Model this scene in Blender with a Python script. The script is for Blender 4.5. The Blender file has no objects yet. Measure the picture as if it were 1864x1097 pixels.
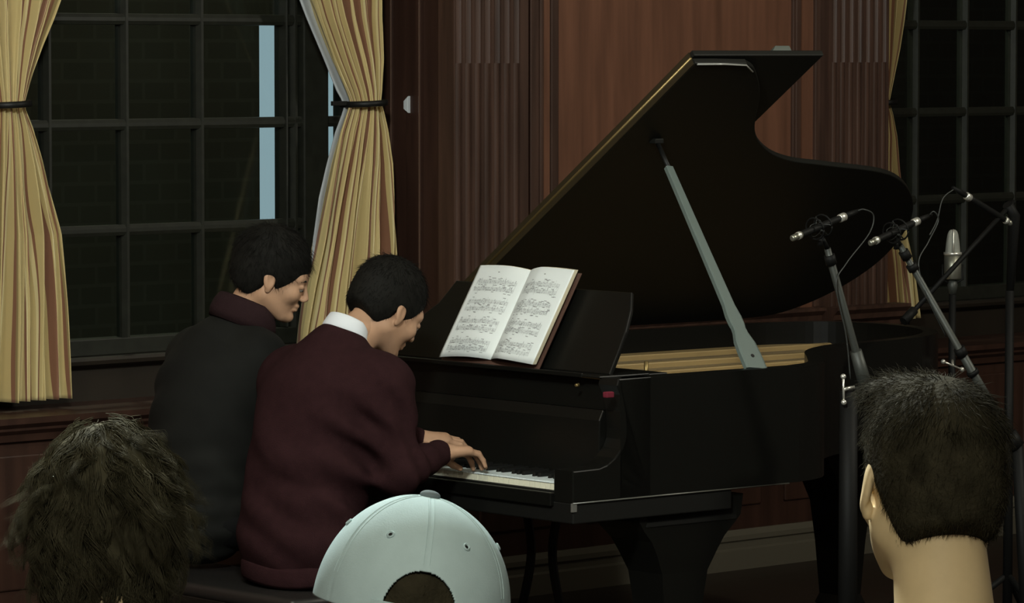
import bpy, bmesh, math, random
import numpy as np
from mathutils import Vector, Matrix, Euler
S = bpy.context.scene
C = S.collection
PI = math.pi
random.seed(7); rng = np.random.default_rng(7)

# ------------------------------------------------------------------ camera
CX, CY = 932.0, 548.5
FPX, PITCH, PHI, CAMH = 7360.5, 0.0614, 0.7559, 1.9607
fwd = Vector((math.sin(PHI)*math.cos(PITCH), math.cos(PHI)*math.cos(PITCH), -math.sin(PITCH)))
rgt = Vector((math.cos(PHI), -math.sin(PHI), 0)); upv = rgt.cross(fwd)
cam_d = bpy.data.cameras.new('camera'); cam = bpy.data.objects.new('camera', cam_d); C.objects.link(cam)
cam_d.sensor_width = 36; cam_d.lens = FPX/1864*36; cam_d.clip_end = 200
cam.matrix_world = Matrix(((rgt.x, upv.x, -fwd.x, 0), (rgt.y, upv.y, -fwd.y, 0), (rgt.z, upv.z, -fwd.z, CAMH), (0, 0, 0, 1)))
S.camera = cam
CAMP = Vector((0, 0, CAMH))
def ray(x, y): return fwd*FPX + rgt*(x-CX) - upv*(y-CY)
def hit(x, y, n, p):
    d = ray(x, y); return CAMP + d*((Vector(p)-CAMP).dot(Vector(n))/d.dot(Vector(n)))
def at(x, y, Y): return hit(x, y, (0, 1, 0), (0, Y, 0))
def atd(x, y, D): return CAMP + ray(x, y)*(D/FPX)

# ------------------------------------------------------------------ world, lights, exposure
w = bpy.data.worlds.new('night'); S.world = w; w.use_nodes = True
w.node_tree.nodes['Background'].inputs[0].default_value = (.55, .62, .75, 1)
w.node_tree.nodes['Background'].inputs[1].default_value = .004
S.view_settings.view_transform = 'Standard'; S.view_settings.look = 'None'
S.view_settings.gamma = 1; S.view_settings.use_curve_mapping = False
S.view_settings.exposure = 0.0
def lamp(name, loc, power, col, rad=.22):
    l = bpy.data.lights.new(name, 'POINT'); l.shadow_soft_size = rad; l.energy = power; l.color = col
    o = bpy.data.objects.new(name, l); C.objects.link(o); o.location = loc; return o
LC = (1, .97, .84)
lamp('hall_lamp_rear', (.2, .6, 3.5), 300, LC)
lamp('hall_lamp_middle', (4.3, 5.3, 3.5), 640, (.93, 1, .96))
lamp('hall_lamp_left', (5.0, 8.2, 3.6), 90, LC)
lamp('hall_lamp_right', (10.6, 5.6, 3.5), 210, LC)

# ------------------------------------------------------------------ materials
MATS = {}
def mat(name, col, rough=.6, metal=0, spec=.5, noise=0, nscale=20, bump=0, bscale=60, stretch=None, coat=0, sheen=0, emit=None, trans=0):
    if name in MATS: return MATS[name]
    m = bpy.data.materials.new(name); m.use_nodes = True; nt = m.node_tree; b = nt.nodes['Principled BSDF']
    b.inputs['Base Color'].default_value = (*col, 1); b.inputs['Roughness'].default_value = rough
    b.inputs['Metallic'].default_value = metal; b.inputs['Specular IOR Level'].default_value = spec
    b.inputs['Coat Weight'].default_value = coat; b.inputs['Sheen Weight'].default_value = sheen
    if emit: b.inputs['Emission Color'].default_value = (*emit[0], 1); b.inputs['Emission Strength'].default_value = emit[1]
    tc = nt.nodes.new('ShaderNodeTexCoord'); mp = nt.nodes.new('ShaderNodeMapping'); nt.links.new(tc.outputs['Object'], mp.inputs[0])
    if stretch: mp.inputs['Scale'].default_value = stretch
    if noise:
        n = nt.nodes.new('ShaderNodeTexNoise'); n.inputs['Scale'].default_value = nscale; n.inputs['Detail'].default_value = 5
        nt.links.new(mp.outputs[0], n.inputs['Vector'])
        r = nt.nodes.new('ShaderNodeMapRange'); r.inputs['From Min'].default_value = .3; r.inputs['From Max'].default_value = .7
        r.inputs['To Min'].default_value = 1-noise; r.inputs['To Max'].default_value = 1+noise
        nt.links.new(n.outputs[0], r.inputs[0])
        v = nt.nodes.new('ShaderNodeVectorMath'); v.operation = 'SCALE'; v.inputs[0].default_value = col
        nt.links.new(r.outputs[0], v.inputs['Scale']); nt.links.new(v.outputs[0], b.inputs['Base Color'])
    if bump:
        n = nt.nodes.new('ShaderNodeTexNoise'); n.inputs['Scale'].default_value = bscale; n.inputs['Detail'].default_value = 3
        nt.links.new(mp.outputs[0], n.inputs['Vector'])
        u = nt.nodes.new('ShaderNodeBump'); u.inputs['Strength'].default_value = bump; u.inputs['Distance'].default_value = .003
        nt.links.new(n.outputs[0], u.inputs['Height']); nt.links.new(u.outputs[0], b.inputs['Normal'])
    MATS[name] = m; return m
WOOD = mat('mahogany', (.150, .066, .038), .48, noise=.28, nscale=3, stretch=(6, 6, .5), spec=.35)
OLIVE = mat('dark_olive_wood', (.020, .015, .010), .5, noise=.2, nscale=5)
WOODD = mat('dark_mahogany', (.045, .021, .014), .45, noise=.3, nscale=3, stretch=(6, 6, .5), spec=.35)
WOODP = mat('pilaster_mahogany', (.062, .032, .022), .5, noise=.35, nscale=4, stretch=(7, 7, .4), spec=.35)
FRAME = mat('dark_window_paint', (.016, .017, .012), .45, noise=.2, nscale=30, spec=.5)
BLACK = mat('black_lacquer', (.0055, .0055, .0045), .35, spec=.25)
LIDM = mat('lid_lacquer', (.013, .013, .011), .45, spec=.12)
BLACKM = mat('black_satin', (.007, .007, .006), .5, spec=.3)
BRASS = mat('old_brass', (.30, .22, .09), .45, metal=.8)
GOLD = mat('gold_plate', (.34, .24, .105), .45, metal=.2, noise=.08, nscale=6)
STEEL = mat('string_steel', (.45, .40, .3), .35, metal=.9)
IVORY = mat('key_white', (.84, .93, .92), .3)
KEYF = mat('key_front', (.84, .82, .64), .5)
PAPER = mat('paper', (.86, .91, .89), .8, spec=.2)
PAPERE = mat('paper_edges', (.62, .56, .40), .8, spec=.2)
INK = mat('ink', (.32, .33, .33), .8, spec=.1)
INKG = mat('staff_ink', (.46, .48, .47), .8, spec=.1)
COVER = mat('book_cover', (.10, .05, .035), .6)
SKIN = mat('skin', (.46, .27, .165), .55, noise=.08, nscale=25, spec=.3)
SKIN2 = mat('pale_skin', (.64, .50, .28), .6, noise=.07, nscale=25, spec=.3)
EARM = mat('ear_skin', (.50, .24, .17), .55, spec=.3)
HAIR = mat('black_hair', (.008, .0075, .006), .75, noise=.3, nscale=60, spec=.12)
HAIRB = mat('brown_hair', (.028, .025, .015), .8, noise=.4, nscale=30, spec=.05, bump=.9, bscale=160)
HAIRC = mat('curly_brown_hair', (.060, .055, .033), .75, noise=.4, nscale=30, spec=.05)
MAROON = mat('maroon_knit', (.0255, .0105, .0115), .95, noise=.12, nscale=40, bump=.5, bscale=350, spec=.05)
JACKET = mat('black_jacket', (.0062, .0064, .0052), .85, noise=.2, nscale=12, spec=.2)
COLLARK = mat('ribbed_collar', (.022, .011, .012), .95, bump=.5, bscale=300, spec=.1)
TROUSER = mat('dark_trousers', (.006, .006, .006), .9, spec=.1)
SHIRT = mat('white_shirt', (.72, .75, .78), .8, spec=.2)
CAPM = mat('pale_blue_cotton', (.43, .565, .575), .9, noise=.04, nscale=35, bump=.08, bscale=500, spec=.1)
CAPB = mat('cap_button_cotton', (.15, .19, .20), .9, spec=.1)
MICM = mat('nickel_mic', (.34, .34, .28), .38, metal=.85)
MICS = mat('bright_ring', (.75, .74, .66), .3, metal=.7)
STAND = mat('stand_metal', (.050, .054, .047), .5, metal=.3)
STANDB = mat('stand_black', (.006, .006, .0055), .6, spec=.15)
CABLE = mat('cable_rubber', (.03, .033, .03), .5)
LINING = mat('curtain_lining', (.50, .53, .55), .9, spec=.1)
REDP = mat('red_felt', (.14, .018, .03), .9, spec=.1)
PROPM = mat('prop_lacquer', (.13, .165, .15), .38, spec=.5)
FLOORM = mat('dark_floor', (.022, .015, .010), .45, noise=.3, nscale=4, stretch=(1, 10, 1))
PLASTER = mat('plaster', (.30, .27, .22), .9)
GREEN = mat('outdoor_ground', (.02, .03, .02), .9)
TWHITE = mat('white_plate', (.7, .74, .76), .5)

def glass():
    m = bpy.data.materials.new('window_glass'); m.use_nodes = True; nt = m.node_tree
    b = nt.nodes['Principled BSDF']; nt.nodes.remove(b); o = nt.nodes['Material Output']
    t = nt.nodes.new('ShaderNodeBsdfTransparent'); t.inputs[0].default_value = (.82, .88, .85, 1)
    g = nt.nodes.new('ShaderNodeBsdfGlossy'); g.inputs['Roughness'].default_value = .08; g.inputs[0].default_value = (.5, .5, .5, 1)
    mx = nt.nodes.new('ShaderNodeMixShader'); mx.inputs[0].default_value = .05
    nt.links.new(t.outputs[0], mx.inputs[1]); nt.links.new(g.outputs[0], mx.inputs[2]); nt.links.new(mx.outputs[0], o.inputs[0]); return m
GLASS = glass()
def lit(name, col, s):
    m = bpy.data.materials.new(name); m.use_nodes = True; nt = m.node_tree; b = nt.nodes['Principled BSDF']
    b.inputs['Base Color'].default_value = (.02, .02, .02, 1); b.inputs['Emission Color'].default_value = (*col, 1); b.inputs['Emission Strength'].default_value = s; return m
LITB = lit('blue_strip_glow', (.30, .40, .47), 1.15)
def brickmat():
    m = bpy.data.materials.new('night_brick'); m.use_nodes = True; nt = m.node_tree; b = nt.nodes['Principled BSDF']
    tc = nt.nodes.new('ShaderNodeTexCoord'); mp = nt.nodes.new('ShaderNodeMapping'); mp.inputs['Rotation'].default_value = (PI/2, 0, 0)
    br = nt.nodes.new('ShaderNodeTexBrick'); br.inputs['Scale'].default_value = 2.6
    br.inputs['Color1'].default_value = (.052, .048, .036, 1); br.inputs['Color2'].default_value = (.044, .042, .032, 1); br.inputs['Mortar'].default_value = (.060, .058, .045, 1)
    br.inputs['Mortar Size'].default_value = .025
    nt.links.new(tc.outputs['Object'], mp.inputs[0]); nt.links.new(mp.outputs[0], br.inputs[0]); nt.links.new(br.outputs[0], b.inputs['Base Color']); b.inputs['Roughness'].default_value = .9
    return m
BRICK = brickmat()
def stripemat():
    m = bpy.data.materials.new('striped_gold_silk'); m.use_nodes = True; nt = m.node_tree; b = nt.nodes['Principled BSDF']
    uv = nt.nodes.new('ShaderNodeTexCoord'); sx = nt.nodes.new('ShaderNodeSeparateXYZ'); nt.links.new(uv.outputs['UV'], sx.inputs[0])
    f = nt.nodes.new('ShaderNodeMath'); f.operation = 'FRACT'; nt.links.new(sx.outputs[0], f.inputs[0])
    r = nt.nodes.new('ShaderNodeValToRGB'); r.color_ramp.interpolation = 'CONSTANT'
    gold = (.58, .46, .21, 1); cream = (.72, .62, .33, 1); brn = (.25, .12, .07, 1); ol = (.30, .23, .10, 1)
    st = [(0, gold), (.16, brn), (.20, cream), (.24, gold), (.36, brn), (.42, ol), (.46, gold), (.60, brn), (.74, gold), (.80, cream), (.84, brn), (.87, gold)]
    e = r.color_ramp.elements; e[0].position = 0; e[0].color = st[0][1]; e[1].position = st[1][0]; e[1].color = st[1][1]
    for p, c in st[2:]: x = e.new(p); x.color = c
    nt.links.new(f.outputs[0], r.inputs[0]); nt.links.new(r.outputs[0], b.inputs['Base Color'])
    b.inputs['Roughness'].default_value = .6; b.inputs['Sheen Weight'].default_value = .1; b.inputs['Specular IOR Level'].default_value = .3
    return m
SILK = stripemat()

# ------------------------------------------------------------------ object helpers
def link(name, me, m, parent=None, smooth=False):
    o = bpy.data.objects.new(name, me); C.objects.link(o)
    if m is not None and len(me.materials) == 0: me.materials.append(m)
    if parent: o.parent = parent
    if smooth:
        me.polygons.foreach_set('use_smooth', [True]*len(me.polygons))
    return o
def bm_obj(name, bm, m, parent=None, smooth=False):
    bmesh.ops.recalc_face_normals(bm, faces=bm.faces)
    me = bpy.data.meshes.new(name); bm.to_mesh(me); bm.free(); return link(name, me, m, parent, smooth)
def tag(o, label, cat, group=None):
    o['label'] = label; o['category'] = cat
    if group: o['group'] = group
    return o
def thing(name, label, cat, loc=(0, 0, 0), rz=0, group=None):
    o = bpy.data.objects.new(name, None); C.objects.link(o); o.location = loc; o.rotation_euler = (0, 0, rz)
    o.empty_display_size = .1; return tag(o, label, cat, group)
def struct(o): o['kind'] = 'structure'; return o
def box(bm, a, b, bev=0):
    a, b = [min(p, q) for p, q in zip(a, b)], [max(p, q) for p, q in zip(a, b)]
    t = bmesh.new(); vs = [t.verts.new((x, y, z)) for x in (a[0], b[0]) for y in (a[1], b[1]) for z in (a[2], b[2])]
    for f in ((0, 1, 3, 2), (4, 6, 7, 5), (0, 4, 5, 1), (2, 3, 7, 6), (0, 2, 6, 4), (1, 5, 7, 3)): t.faces.new([vs[i] for i in f])
    if bev: bmesh.ops.bevel(t, geom=t.edges[:], offset=bev, segments=2, affect='EDGES', profile=.5)
    me = bpy.data.meshes.new('t'); t.to_mesh(me); t.free(); bm.from_mesh(me); bpy.data.meshes.remove(me)
def BX(name, a, b, m, parent=None, bev=0):
    bm = bmesh.new(); box(bm, a, b, bev); return bm_obj(name, bm, m, parent)
def tube(bm, pts, rad, n=10, cap=True):
    pts = [Vector(p) for p in pts]; rs = rad if hasattr(rad, '__len__') else [rad]*len(pts)
    rings = []; prev = None
    for i, p in enumerate(pts):
        t = (pts[min(i+1, len(pts)-1)]-pts[max(i-1, 0)]).normalized()
        if prev is None: a = t.orthogonal().normalized()
        else: a = (prev - t*prev.dot(t)).normalized()
        prev = a; b = t.cross(a)
        rings.append([bm.verts.new(p+(a*math.cos(2*PI*k/n)+b*math.sin(2*PI*k/n))*rs[i]) for k in range(n)])
    for r0, r1 in zip(rings, rings[1:]):
        for k in range(n): bm.faces.new((r0[k], r0[(k+1) % n], r1[(k+1) % n], r1[k]))
    if cap: bm.faces.new(rings[0][::-1]); bm.faces.new(rings[-1])
def TB(name, pts, rad, m, parent=None, n=10, smooth=True):
    bm = bmesh.new(); tube(bm, pts, rad, n); o = bm_obj(name, bm, m, parent)
    for p in o.data.polygons: p.use_smooth = smooth and len(p.vertices) == 4
    return o
def spline(pts, n=8):
    pts = [Vector(p) for p in pts]; out = []
    P = [pts[0]*2-pts[1]]+pts+[pts[-1]*2-pts[-2]]
    for i in range(1, len(P)-2):
        for k in range(n):
            t = k/n; a, b, c, d = P[i-1:i+3]
            out.append(.5*((2*b)+(c-a)*t+(2*a-5*b+4*c-d)*t*t+(3*b-a-3*c+d)*t**3))
    out.append(pts[-1]); return out
def prism(bm, poly, h0, h1, axis='z', bev=0):
    """closed outline (2-D) swept between h0 and h1 along an axis; outline coords are the other two axes in order"""
    def P(p, h): return {'z': (p[0], p[1], h), 'y': (p[0], h, p[1]), 'x': (h, p[0], p[1])}[axis]
    t = bmesh.new()
    a = [t.verts.new(P(p, h0)) for p in poly]; b = [t.verts.new(P(p, h1)) for p in poly]; n = len(poly)
    t.faces.new(a); t.faces.new(b[::-1])
    for i in range(n): t.faces.new((a[i], b[i], b[(i+1) % n], a[(i+1) % n]))
    if bev:
        bmesh.ops.recalc_face_normals(t, faces=t.faces)
        ed = [e for e in t.edges if (e.verts[0] in a) == (e.verts[1] in a)]
        bmesh.ops.bevel(t, geom=ed, offset=bev, segments=2, affect='EDGES', profile=.5)
    me = bpy.data.meshes.new('t'); t.to_mesh(me); t.free(); bm.from_mesh(me); bpy.data.meshes.remove(me)
def PR(name, poly, h0, h1, axis, m, parent=None, bev=0):
    bm = bmesh.new(); prism(bm, poly, h0, h1, axis, bev); return bm_obj(name, bm, m, parent)
def ball(bm, c, r, sub=2, sc=(1, 1, 1)):
    q = bmesh.ops.create_icosphere(bm, subdivisions=sub, radius=r)
    for v in q['verts']: v.co = Vector((v.co.x*sc[0], v.co.y*sc[1], v.co.z*sc[2]))+Vector(c)

# ------------------------------------------------------------------ implicit surfaces (bodies, heads, hands)
def sdf(prims):
    def f(P):
        d = None
        for pr in prims:
            ty, op, k = pr[0], pr[1], pr[2]
            if ty == 'c':
                a, b, ra, rb = np.array(pr[3], float), np.array(pr[4], float), pr[5], pr[6]
                ba = b-a; t = np.clip(((P-a)@ba)/(ba@ba+1e-12), 0, 1)
                e = np.linalg.norm(P-(a+t[:, None]*ba), axis=1)-(ra+(rb-ra)*t)
            elif ty == 'e':
                c, r = np.array(pr[3], float), np.array(pr[4], float); q = P-c
                if len(pr) > 5 and pr[5] is not None: q = q@np.array(Euler(pr[5]).to_matrix())
                k0 = np.linalg.norm(q/r, axis=1); k1 = np.linalg.norm(q/(r*r), axis=1)+1e-9; e = k0*(k0-1)/k1
            elif ty == 'p':      # keep the side below the plane: point, normal
                e = (P-np.array(pr[3]))@np.array(pr[4], float)
            if d is None: d = e; continue
            if op == '+': h = np.maximum(k-np.abs(d-e), 0)/k; d = np.minimum(d, e)-h*h*k*.25
            elif op == '-': e = -e; h = np.maximum(k-np.abs(d-e), 0)/k; d = np.maximum(d, e)+h*h*k*.25
            elif op == '&': h = np.maximum(k-np.abs(d-e), 0)/k; d = np.maximum(d, e)+h*h*k*.25
        return d
    return f
def surfnet(f, lo, hi, h):
    lo, hi = np.array(lo, float), np.array(hi, float); n = np.ceil((hi-lo)/h).astype(int)+1
    ax = [lo[i]+np.arange(n[i])*h for i in range(3)]
    F = np.empty(n)
    for i in range(n[0]):
        g = np.stack(np.meshgrid([ax[0][i]], ax[1], ax[2], indexing='ij'), -1).reshape(-1, 3); F[i] = f(g).reshape(n[1], n[2])
    ins = F < 0
    c = np.zeros(n-1, int); corners = [(a, b, d) for a in (0, 1) for b in (0, 1) for d in (0, 1)]
    sl = lambda A, o: A[o[0]:n[0]-1+o[0], o[1]:n[1]-1+o[1], o[2]:n[2]-1+o[2]]
    for o in corners: c += sl(ins, o)
    mask = (c > 0) & (c < 8); idx = np.argwhere(mask); ids = -np.ones(n-1, int); ids[mask] = np.arange(len(idx))
    acc = np.zeros((len(idx), 3)); cnt = np.zeros(len(idx))
    for o in corners:
        for axn in range(3):
            if o[axn]: continue
            p = list(o); p[axn] = 1
            A = F[idx[:, 0]+o[0], idx[:, 1]+o[1], idx[:, 2]+o[2]]; B = F[idx[:, 0]+p[0], idx[:, 1]+p[1], idx[:, 2]+p[2]]
            x = (A < 0) != (B < 0); t = np.where(x, A/(A-B+1e-30), 0); q = np.tile(np.array(o, float), (len(idx), 1)); q[:, axn] = t
            acc[x] += q[x]; cnt[x] += 1
    V = lo+(idx+acc/cnt[:, None])*h
    Q = []
    for axn in range(3):
        b, d = (axn+1) % 3, (axn+2) % 3
        s0 = [slice(None)]*3; s1 = [slice(None)]*3; s0[axn] = slice(0, -1); s1[axn] = slice(1, None)
        e = ins[tuple(s0)] != ins[tuple(s1)]; I = np.argwhere(e)
        I = I[(I[:, b] > 0) & (I[:, d] > 0) & (I[:, b] < n[b]-1) & (I[:, d] < n[d]-1)]
        fl = ins[tuple(s0)][I[:, 0], I[:, 1], I[:, 2]]
        def cell(db, dd): J = I.copy(); J[:, b] -= db; J[:, d] -= dd; return ids[J[:, 0], J[:, 1], J[:, 2]]
        q = np.stack([cell(1, 1), cell(0, 1), cell(0, 0), cell(1, 0)], 1); q[~fl] = q[~fl][:, ::-1]; Q.append(q)
    Q = np.concatenate(Q)
    for _ in range(2):
        d = f(V); e = 1e-4; G = np.stack([(f(V+np.eye(3)[i]*e)-d)/e for i in range(3)], 1); g2 = (G**2).sum(1)
        V = V-np.clip(d/(g2+1e-6), -h*.5, h*.5)[:, None]*G
    return V, Q
def mesh_np(name, V, Q, M=None):
    if M is not None: A = np.array(M); V = V@A[:3, :3].T+A[:3, 3]
    me = bpy.data.meshes.new(name); me.from_pydata(V.tolist(), [], Q.tolist()); me.update()
    me.polygons.foreach_set('use_smooth', [True]*len(me.polygons)); return me
def join_np(parts):
    Vs, Qs, o = [], [], 0
    for V, Q in parts: Vs.append(V); Qs.append(Q+o); o += len(V)
    return np.concatenate(Vs), np.concatenate(Qs)
def xf(VQ, M): A = np.array(M); return VQ[0]@A[:3, :3].T+A[:3, 3], VQ[1]

# ================================================================== THE ROOM
YB, YF, YP = 10.93, 10.56, 10.50     # window plane, wood wall plane, pilaster front plane
CEIL = 4.0
struct(BX('floor', (-1.5, -2, -.1), (16.5, 11.2, 0), FLOORM))
struct(BX('ceiling', (-1.5, -2, CEIL), (16.5, 11.2, CEIL+.1), PLASTER))
struct(BX('wall_left', (-1.6, -2, 0), (-1.5, 11.2, CEIL), WOODD))
struct(BX('wall_right', (16.5, -2, 0), (16.6, 11.2, CEIL), WOODD))
struct(BX('wall_rear', (-1.5, -2.1, 0), (16.5, -2, CEIL), WOODD))
XR = at(825, 300, YF).x               # front corner of the left window bay
XL2 = at(1617, 300, YP).x             # right edge of the right pilaster
WR = 14.6
bm = bmesh.new()                      # back wall: pier between the bays, wall below and above the windows, far ends
box(bm, (XR, YF, 0), (XL2, 11.15, CEIL))
box(bm, (-1.5, YB, 0), (XR, 11.15, .96)); box(bm, (XL2, YB, 0), (WR, 11.15, .96))
box(bm, (-1.5, YB, 3.2), (XR, 11.15, CEIL)); box(bm, (XL2, YB, 3.2), (WR, 11.15, CEIL))
box(bm, (-1.5, YF, 0), (7.2, 11.15, CEIL)); box(bm, (WR, YF, 0), (16.5, 11.15, CEIL))
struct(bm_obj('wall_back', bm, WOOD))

# reveal of the left bay: stepped, beaded mouldings
def revY(px): return hit(px, 300, (1, 0, 0), (XR, 0, 0)).y
bm = bmesh.new()
ys = [revY(p) for p in (825, 800, 772, 746, 720, 697)]
for i, (d) in enumerate((.014, .004, .018, .006, .014)):
    box(bm, (XR-d, ys[i+1], .80), (XR+.01, ys[i], 3.2), .002)
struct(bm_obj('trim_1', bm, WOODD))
bm = bmesh.new()
for px, r in ((823, .005), (770, .005), (718, .004)): tube(bm, [(XR-.016, revY(px), .82), (XR-.016, revY(px), 3.2)], r, 8)
struct(bm_obj('trim_2', bm, mat('polished_bead', (.12, .07, .05), .22, spec=.8)))

def pilaster(name, px0, px1, fl, z0, split):
    """fluted pilaster: front profile as a swept outline with concave flutes above the stop and reeds below it"""
    x0, x1 = at(px0, 300, YP).x, at(px1, 300, YP).x
    bm = bmesh.new()
    cs = [at(p, 300, YP).x for p in fl]; sp = (cs[-1]-cs[0])/(len(cs)-1)
    def outline(reed):
        o = [(x0, YF+.02), (x0, YP)]
        for c in cs:
            for k in range(9):
                a = PI*k/8; x = c-sp*.36*math.cos(a)
                o.append((x, YP+(sp*.36*math.sin(a)*(.9 if not reed else .55 if False else .0))+(0 if not reed else (.012-sp*.24*math.sin(a)) if 0 < k < 8 else 0)))
        return o+[(x1, YP), (x1, YF+.02)]
    prism(bm, outline(True), z0, split, 'z'); prism(bm, outline(False), split, CEIL, 'z')
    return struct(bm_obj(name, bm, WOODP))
zs = at(885, 115, YP).z
zb = at(1570, 555, YP).z
p1 = pilaster('trim_3', 826, 962, [832+17.5*i+4 for i in range(7)], zb, zs)
p2 = pilaster('trim_4', 1508, 1617, [1516+15*i+3 for i in range(7)], zb, zs)
# panel mouldings around the big panel
def vbar(bm, px0, px1, d, z0=zb, z1=CEIL, Yb=YF):
    box(bm, (at(px0, 300, Yb-d).x, Yb-d, z0), (at(px1, 300, Yb-d).x, Yb+.01, z1), .003)
bm = bmesh.new()
vbar(bm, 966, 984, .012); vbar(bm, 984, 990, .022); vbar(bm, 1004, 1017, .010); vbar(bm, 1443, 1449, .012); vbar(bm, 1449, 1458, .024); vbar(bm, 1484, 1500, .014)
struct(bm_obj('trim_5', bm, WOODP))
# cap of the dado: stepped moulding running across the pier, deeper at each pilaster
bm = bmesh.new()
def rail(bm, x0, x1, yf, z):
    prism(bm, [(yf-.07, z), (yf-.07, z-.012), (yf-.05, z-.03), (yf-.045, z-.05), (yf-.02, z-.065), (yf-.015, z-.09), (yf+.02, z-.09), (yf+.02, z)], x0, x1, 'x')
rail(bm, XR-.01, XL2+.03, YF, zb); rail(bm, at(820, 300, YP).x, at(966, 300, YP).x, YP, zb+.002); rail(bm, at(1502, 300, YP).x, XL2+.06, YP, zb+.002)
struct(bm_obj('trim_6', bm, WOODP))
# skirting with a grooved face
bm = bmesh.new()
for x0, x1, yf in ((XR-.02, XL2+.02, YF), (7.2, XR-.02, YF+.02), (XL2+.02, WR, YF+.02)):
    prism(bm, [(yf-.035, 0), (yf-.035, .075), (yf-.022, .082), (yf-.022, .105), (yf-.030, .112), (yf-.030, .130), (yf-.012, .150), (yf+.01, .150), (yf+.01, 0)], x0, x1, 'x')
struct(bm_obj('baseboard_back', bm, mat('skirting_paint', (.115, .105, .078), .5, spec=.5)))
# dado boards under the cap: raised panels on the pier
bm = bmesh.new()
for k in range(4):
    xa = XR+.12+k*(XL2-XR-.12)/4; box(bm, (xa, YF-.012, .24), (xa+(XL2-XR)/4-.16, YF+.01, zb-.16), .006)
box(bm, (XR, YF-.003, .1), (XL2, YF+.01, zb-.08)); struct(bm_obj('trim_7', bm, WOODD))  # full dark sheet stands in for the shade under the piano

# window seats: shelf with stepped nosing, panelled front, apron and stool below each window
def seat(name, x0, x1):
    bm = bmesh.new(); yf = YF+.04
    box(bm, (x0, yf, 0), (x1, YB, .735)); 
    prism(bm, [(yf-.06, .785), (yf-.06, .765), (yf-.04, .750), (yf-.04, .742), (yf-.022, .728), (yf-.018, .705), (yf+.01, .70), (YB, .70), (YB, .785)], x0, x1, 'x')
    n = max(1, round((x1-x0)/.8))
    for k in range(n):
        xa = x0+.06+k*(x1-x0)/n; box(bm, (xa, yf-.01, .22), (xa+(x1-x0)/n-.12, yf+.01, .66), .006)
    return struct(bm_obj(name, bm, WOODD))
seat('trim_8', 7.2, XR); seat('trim_9', XL2, WR)
def stool(name, x0, x1):
    bm = bmesh.new()
    prism(bm, [(YB-.075, .935), (YB-.08, .925), (YB-.075, .912), (YB-.05, .905), (YB-.03, .895), (YB-.02, .785), (YB+.01, .785), (YB+.01, .935)], x0, x1, 'x')
    return struct(bm_obj(name, bm, OLIVE))
stool('trim_10', 7.2, XR-.02); stool('trim_11', XL2, WR)

# windows: outer frame, stiles, muntins, panes
ZR = [1.0, 1.358, 1.717, 2.075, 2.433, 2.79, 3.15]
def window(name, xs, wide, x0, x1):
    root = bpy.data.objects.new(name, None); C.objects.link(root); struct(root); root.location = (x0, YB, .935)
    L = lambda p: (p[0]-x0, p[1]-YB, p[2]-.935)
    f = bmesh.new()
    box(f, L((x0, YB-.01, .935)), L((x1, YB+.07, .992)), .004); box(f, L((x0, YB-.01, 3.12)), L((x1, YB+.07, 3.2)), .004)
    for a, b in wide: box(f, L((a, YB-.015, .992)), L((b, YB+.055, 3.12)), .005)
    bm_obj('window_frame', f, FRAME, root)
    m = bmesh.new()
    for z in ZR[1:-1]: prism(m, [(a-0*YB, b) for a, b in ((0, z-.935-.018), (.012, z-.935-.019), (.04, z-.935-.016), (.04, z-.935+.012), (.012, z-.935+.019), (0, z-.935+.018), (-.006, z-.935+.006), (-.006, z-.935-.006))], 0, x1-x0, 'x')
    for x in xs:
        prism(m, [(x-x0-.014, .012), (x-x0-.005, -.008), (x-x0+.005, -.008), (x-x0+.014, .012), (x-x0+.014, .042), (x-x0-.014, .042)], .055, 2.19, 'z')
    bm_obj('muntins', m, FRAME, root)
    g = bmesh.new(); box(g, (0.005, .024, .03), (x1-x0-.005, .028, 2.23)); bm_obj('window_glass', g, GLASS, root)
    return root
X505 = at(507, 300, YB).x
lx = [8.498-.3265*k for k in range(0, 4)]+[8.826, at(541, 300, YB-.01).x]
window('window_1', lx, [(7.2, 7.24), (at(499, 300, YB+.055).x, at(526, 300, YB-.015).x), (at(549, 300, YB).x, at(594, 300, YB).x), (at(608, 300, YB+.055).x, XR)], 7.2, XR)
window('window_2', [12.584-.311, 12.584, 12.895, 13.206, 13.517, 13.828, 14.139], [(XL2, XL2+.05), (WR-.05, WR)], XL2, WR)

# outside: brick building across the yard, bluish glowing strips, ground
o = tag(BX('brick_building', (4, 15.2, -1), (24, 17.5, 8), BRICK), 'dark brick building seen faintly through the window panes at night', 'building')
o = bpy.data.objects['brick_building']
struct(BX('ground', (0, 11.15, -1.1), (30, 20, -.9), GREEN)); bpy.data.objects['ground'].name = 'trim_12'
def lightstrip(px0, px1, y0, y1, Yd, label):
    a = at(px0, y1, Yd); b = at(px1, y0, Yd)
    root = thing('light_strip', label, 'glow', ((a.x+b.x)/2, Yd, -.9))  # invented upright; its emission supplies the pale strip of light
    wd = (b.x-a.x)/2
    BX('glowing_strip', (-wd, 0, a.z+.9), (wd, .02, b.z+.9), LITB, root)
    BX('strip_back', (-wd+.015, .021, 0), (wd-.005, .04, b.z+.88), BLACKM, root)
lightstrip(479.5, 500, 45, 402, 11.30, 'pale blue lit vertical strip outside, behind the right column of panes in the left window')
lightstrip(596.5, 606, 60, 300, 11.22, 'narrow pale blue lit strip outside, seen just left of the tied striped curtain')
yl = bpy.data.lights.new('yard_fill', 'POINT'); yl.energy = 260; yl.color = (1, .95, .7); yl.shadow_soft_size = .3  # added fill light, brightens the brick behind the panes
yo = bpy.data.objects.new('yard_fill', yl); C.objects.link(yo); yo.location = (9.5, 13.2, 5.5)

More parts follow.
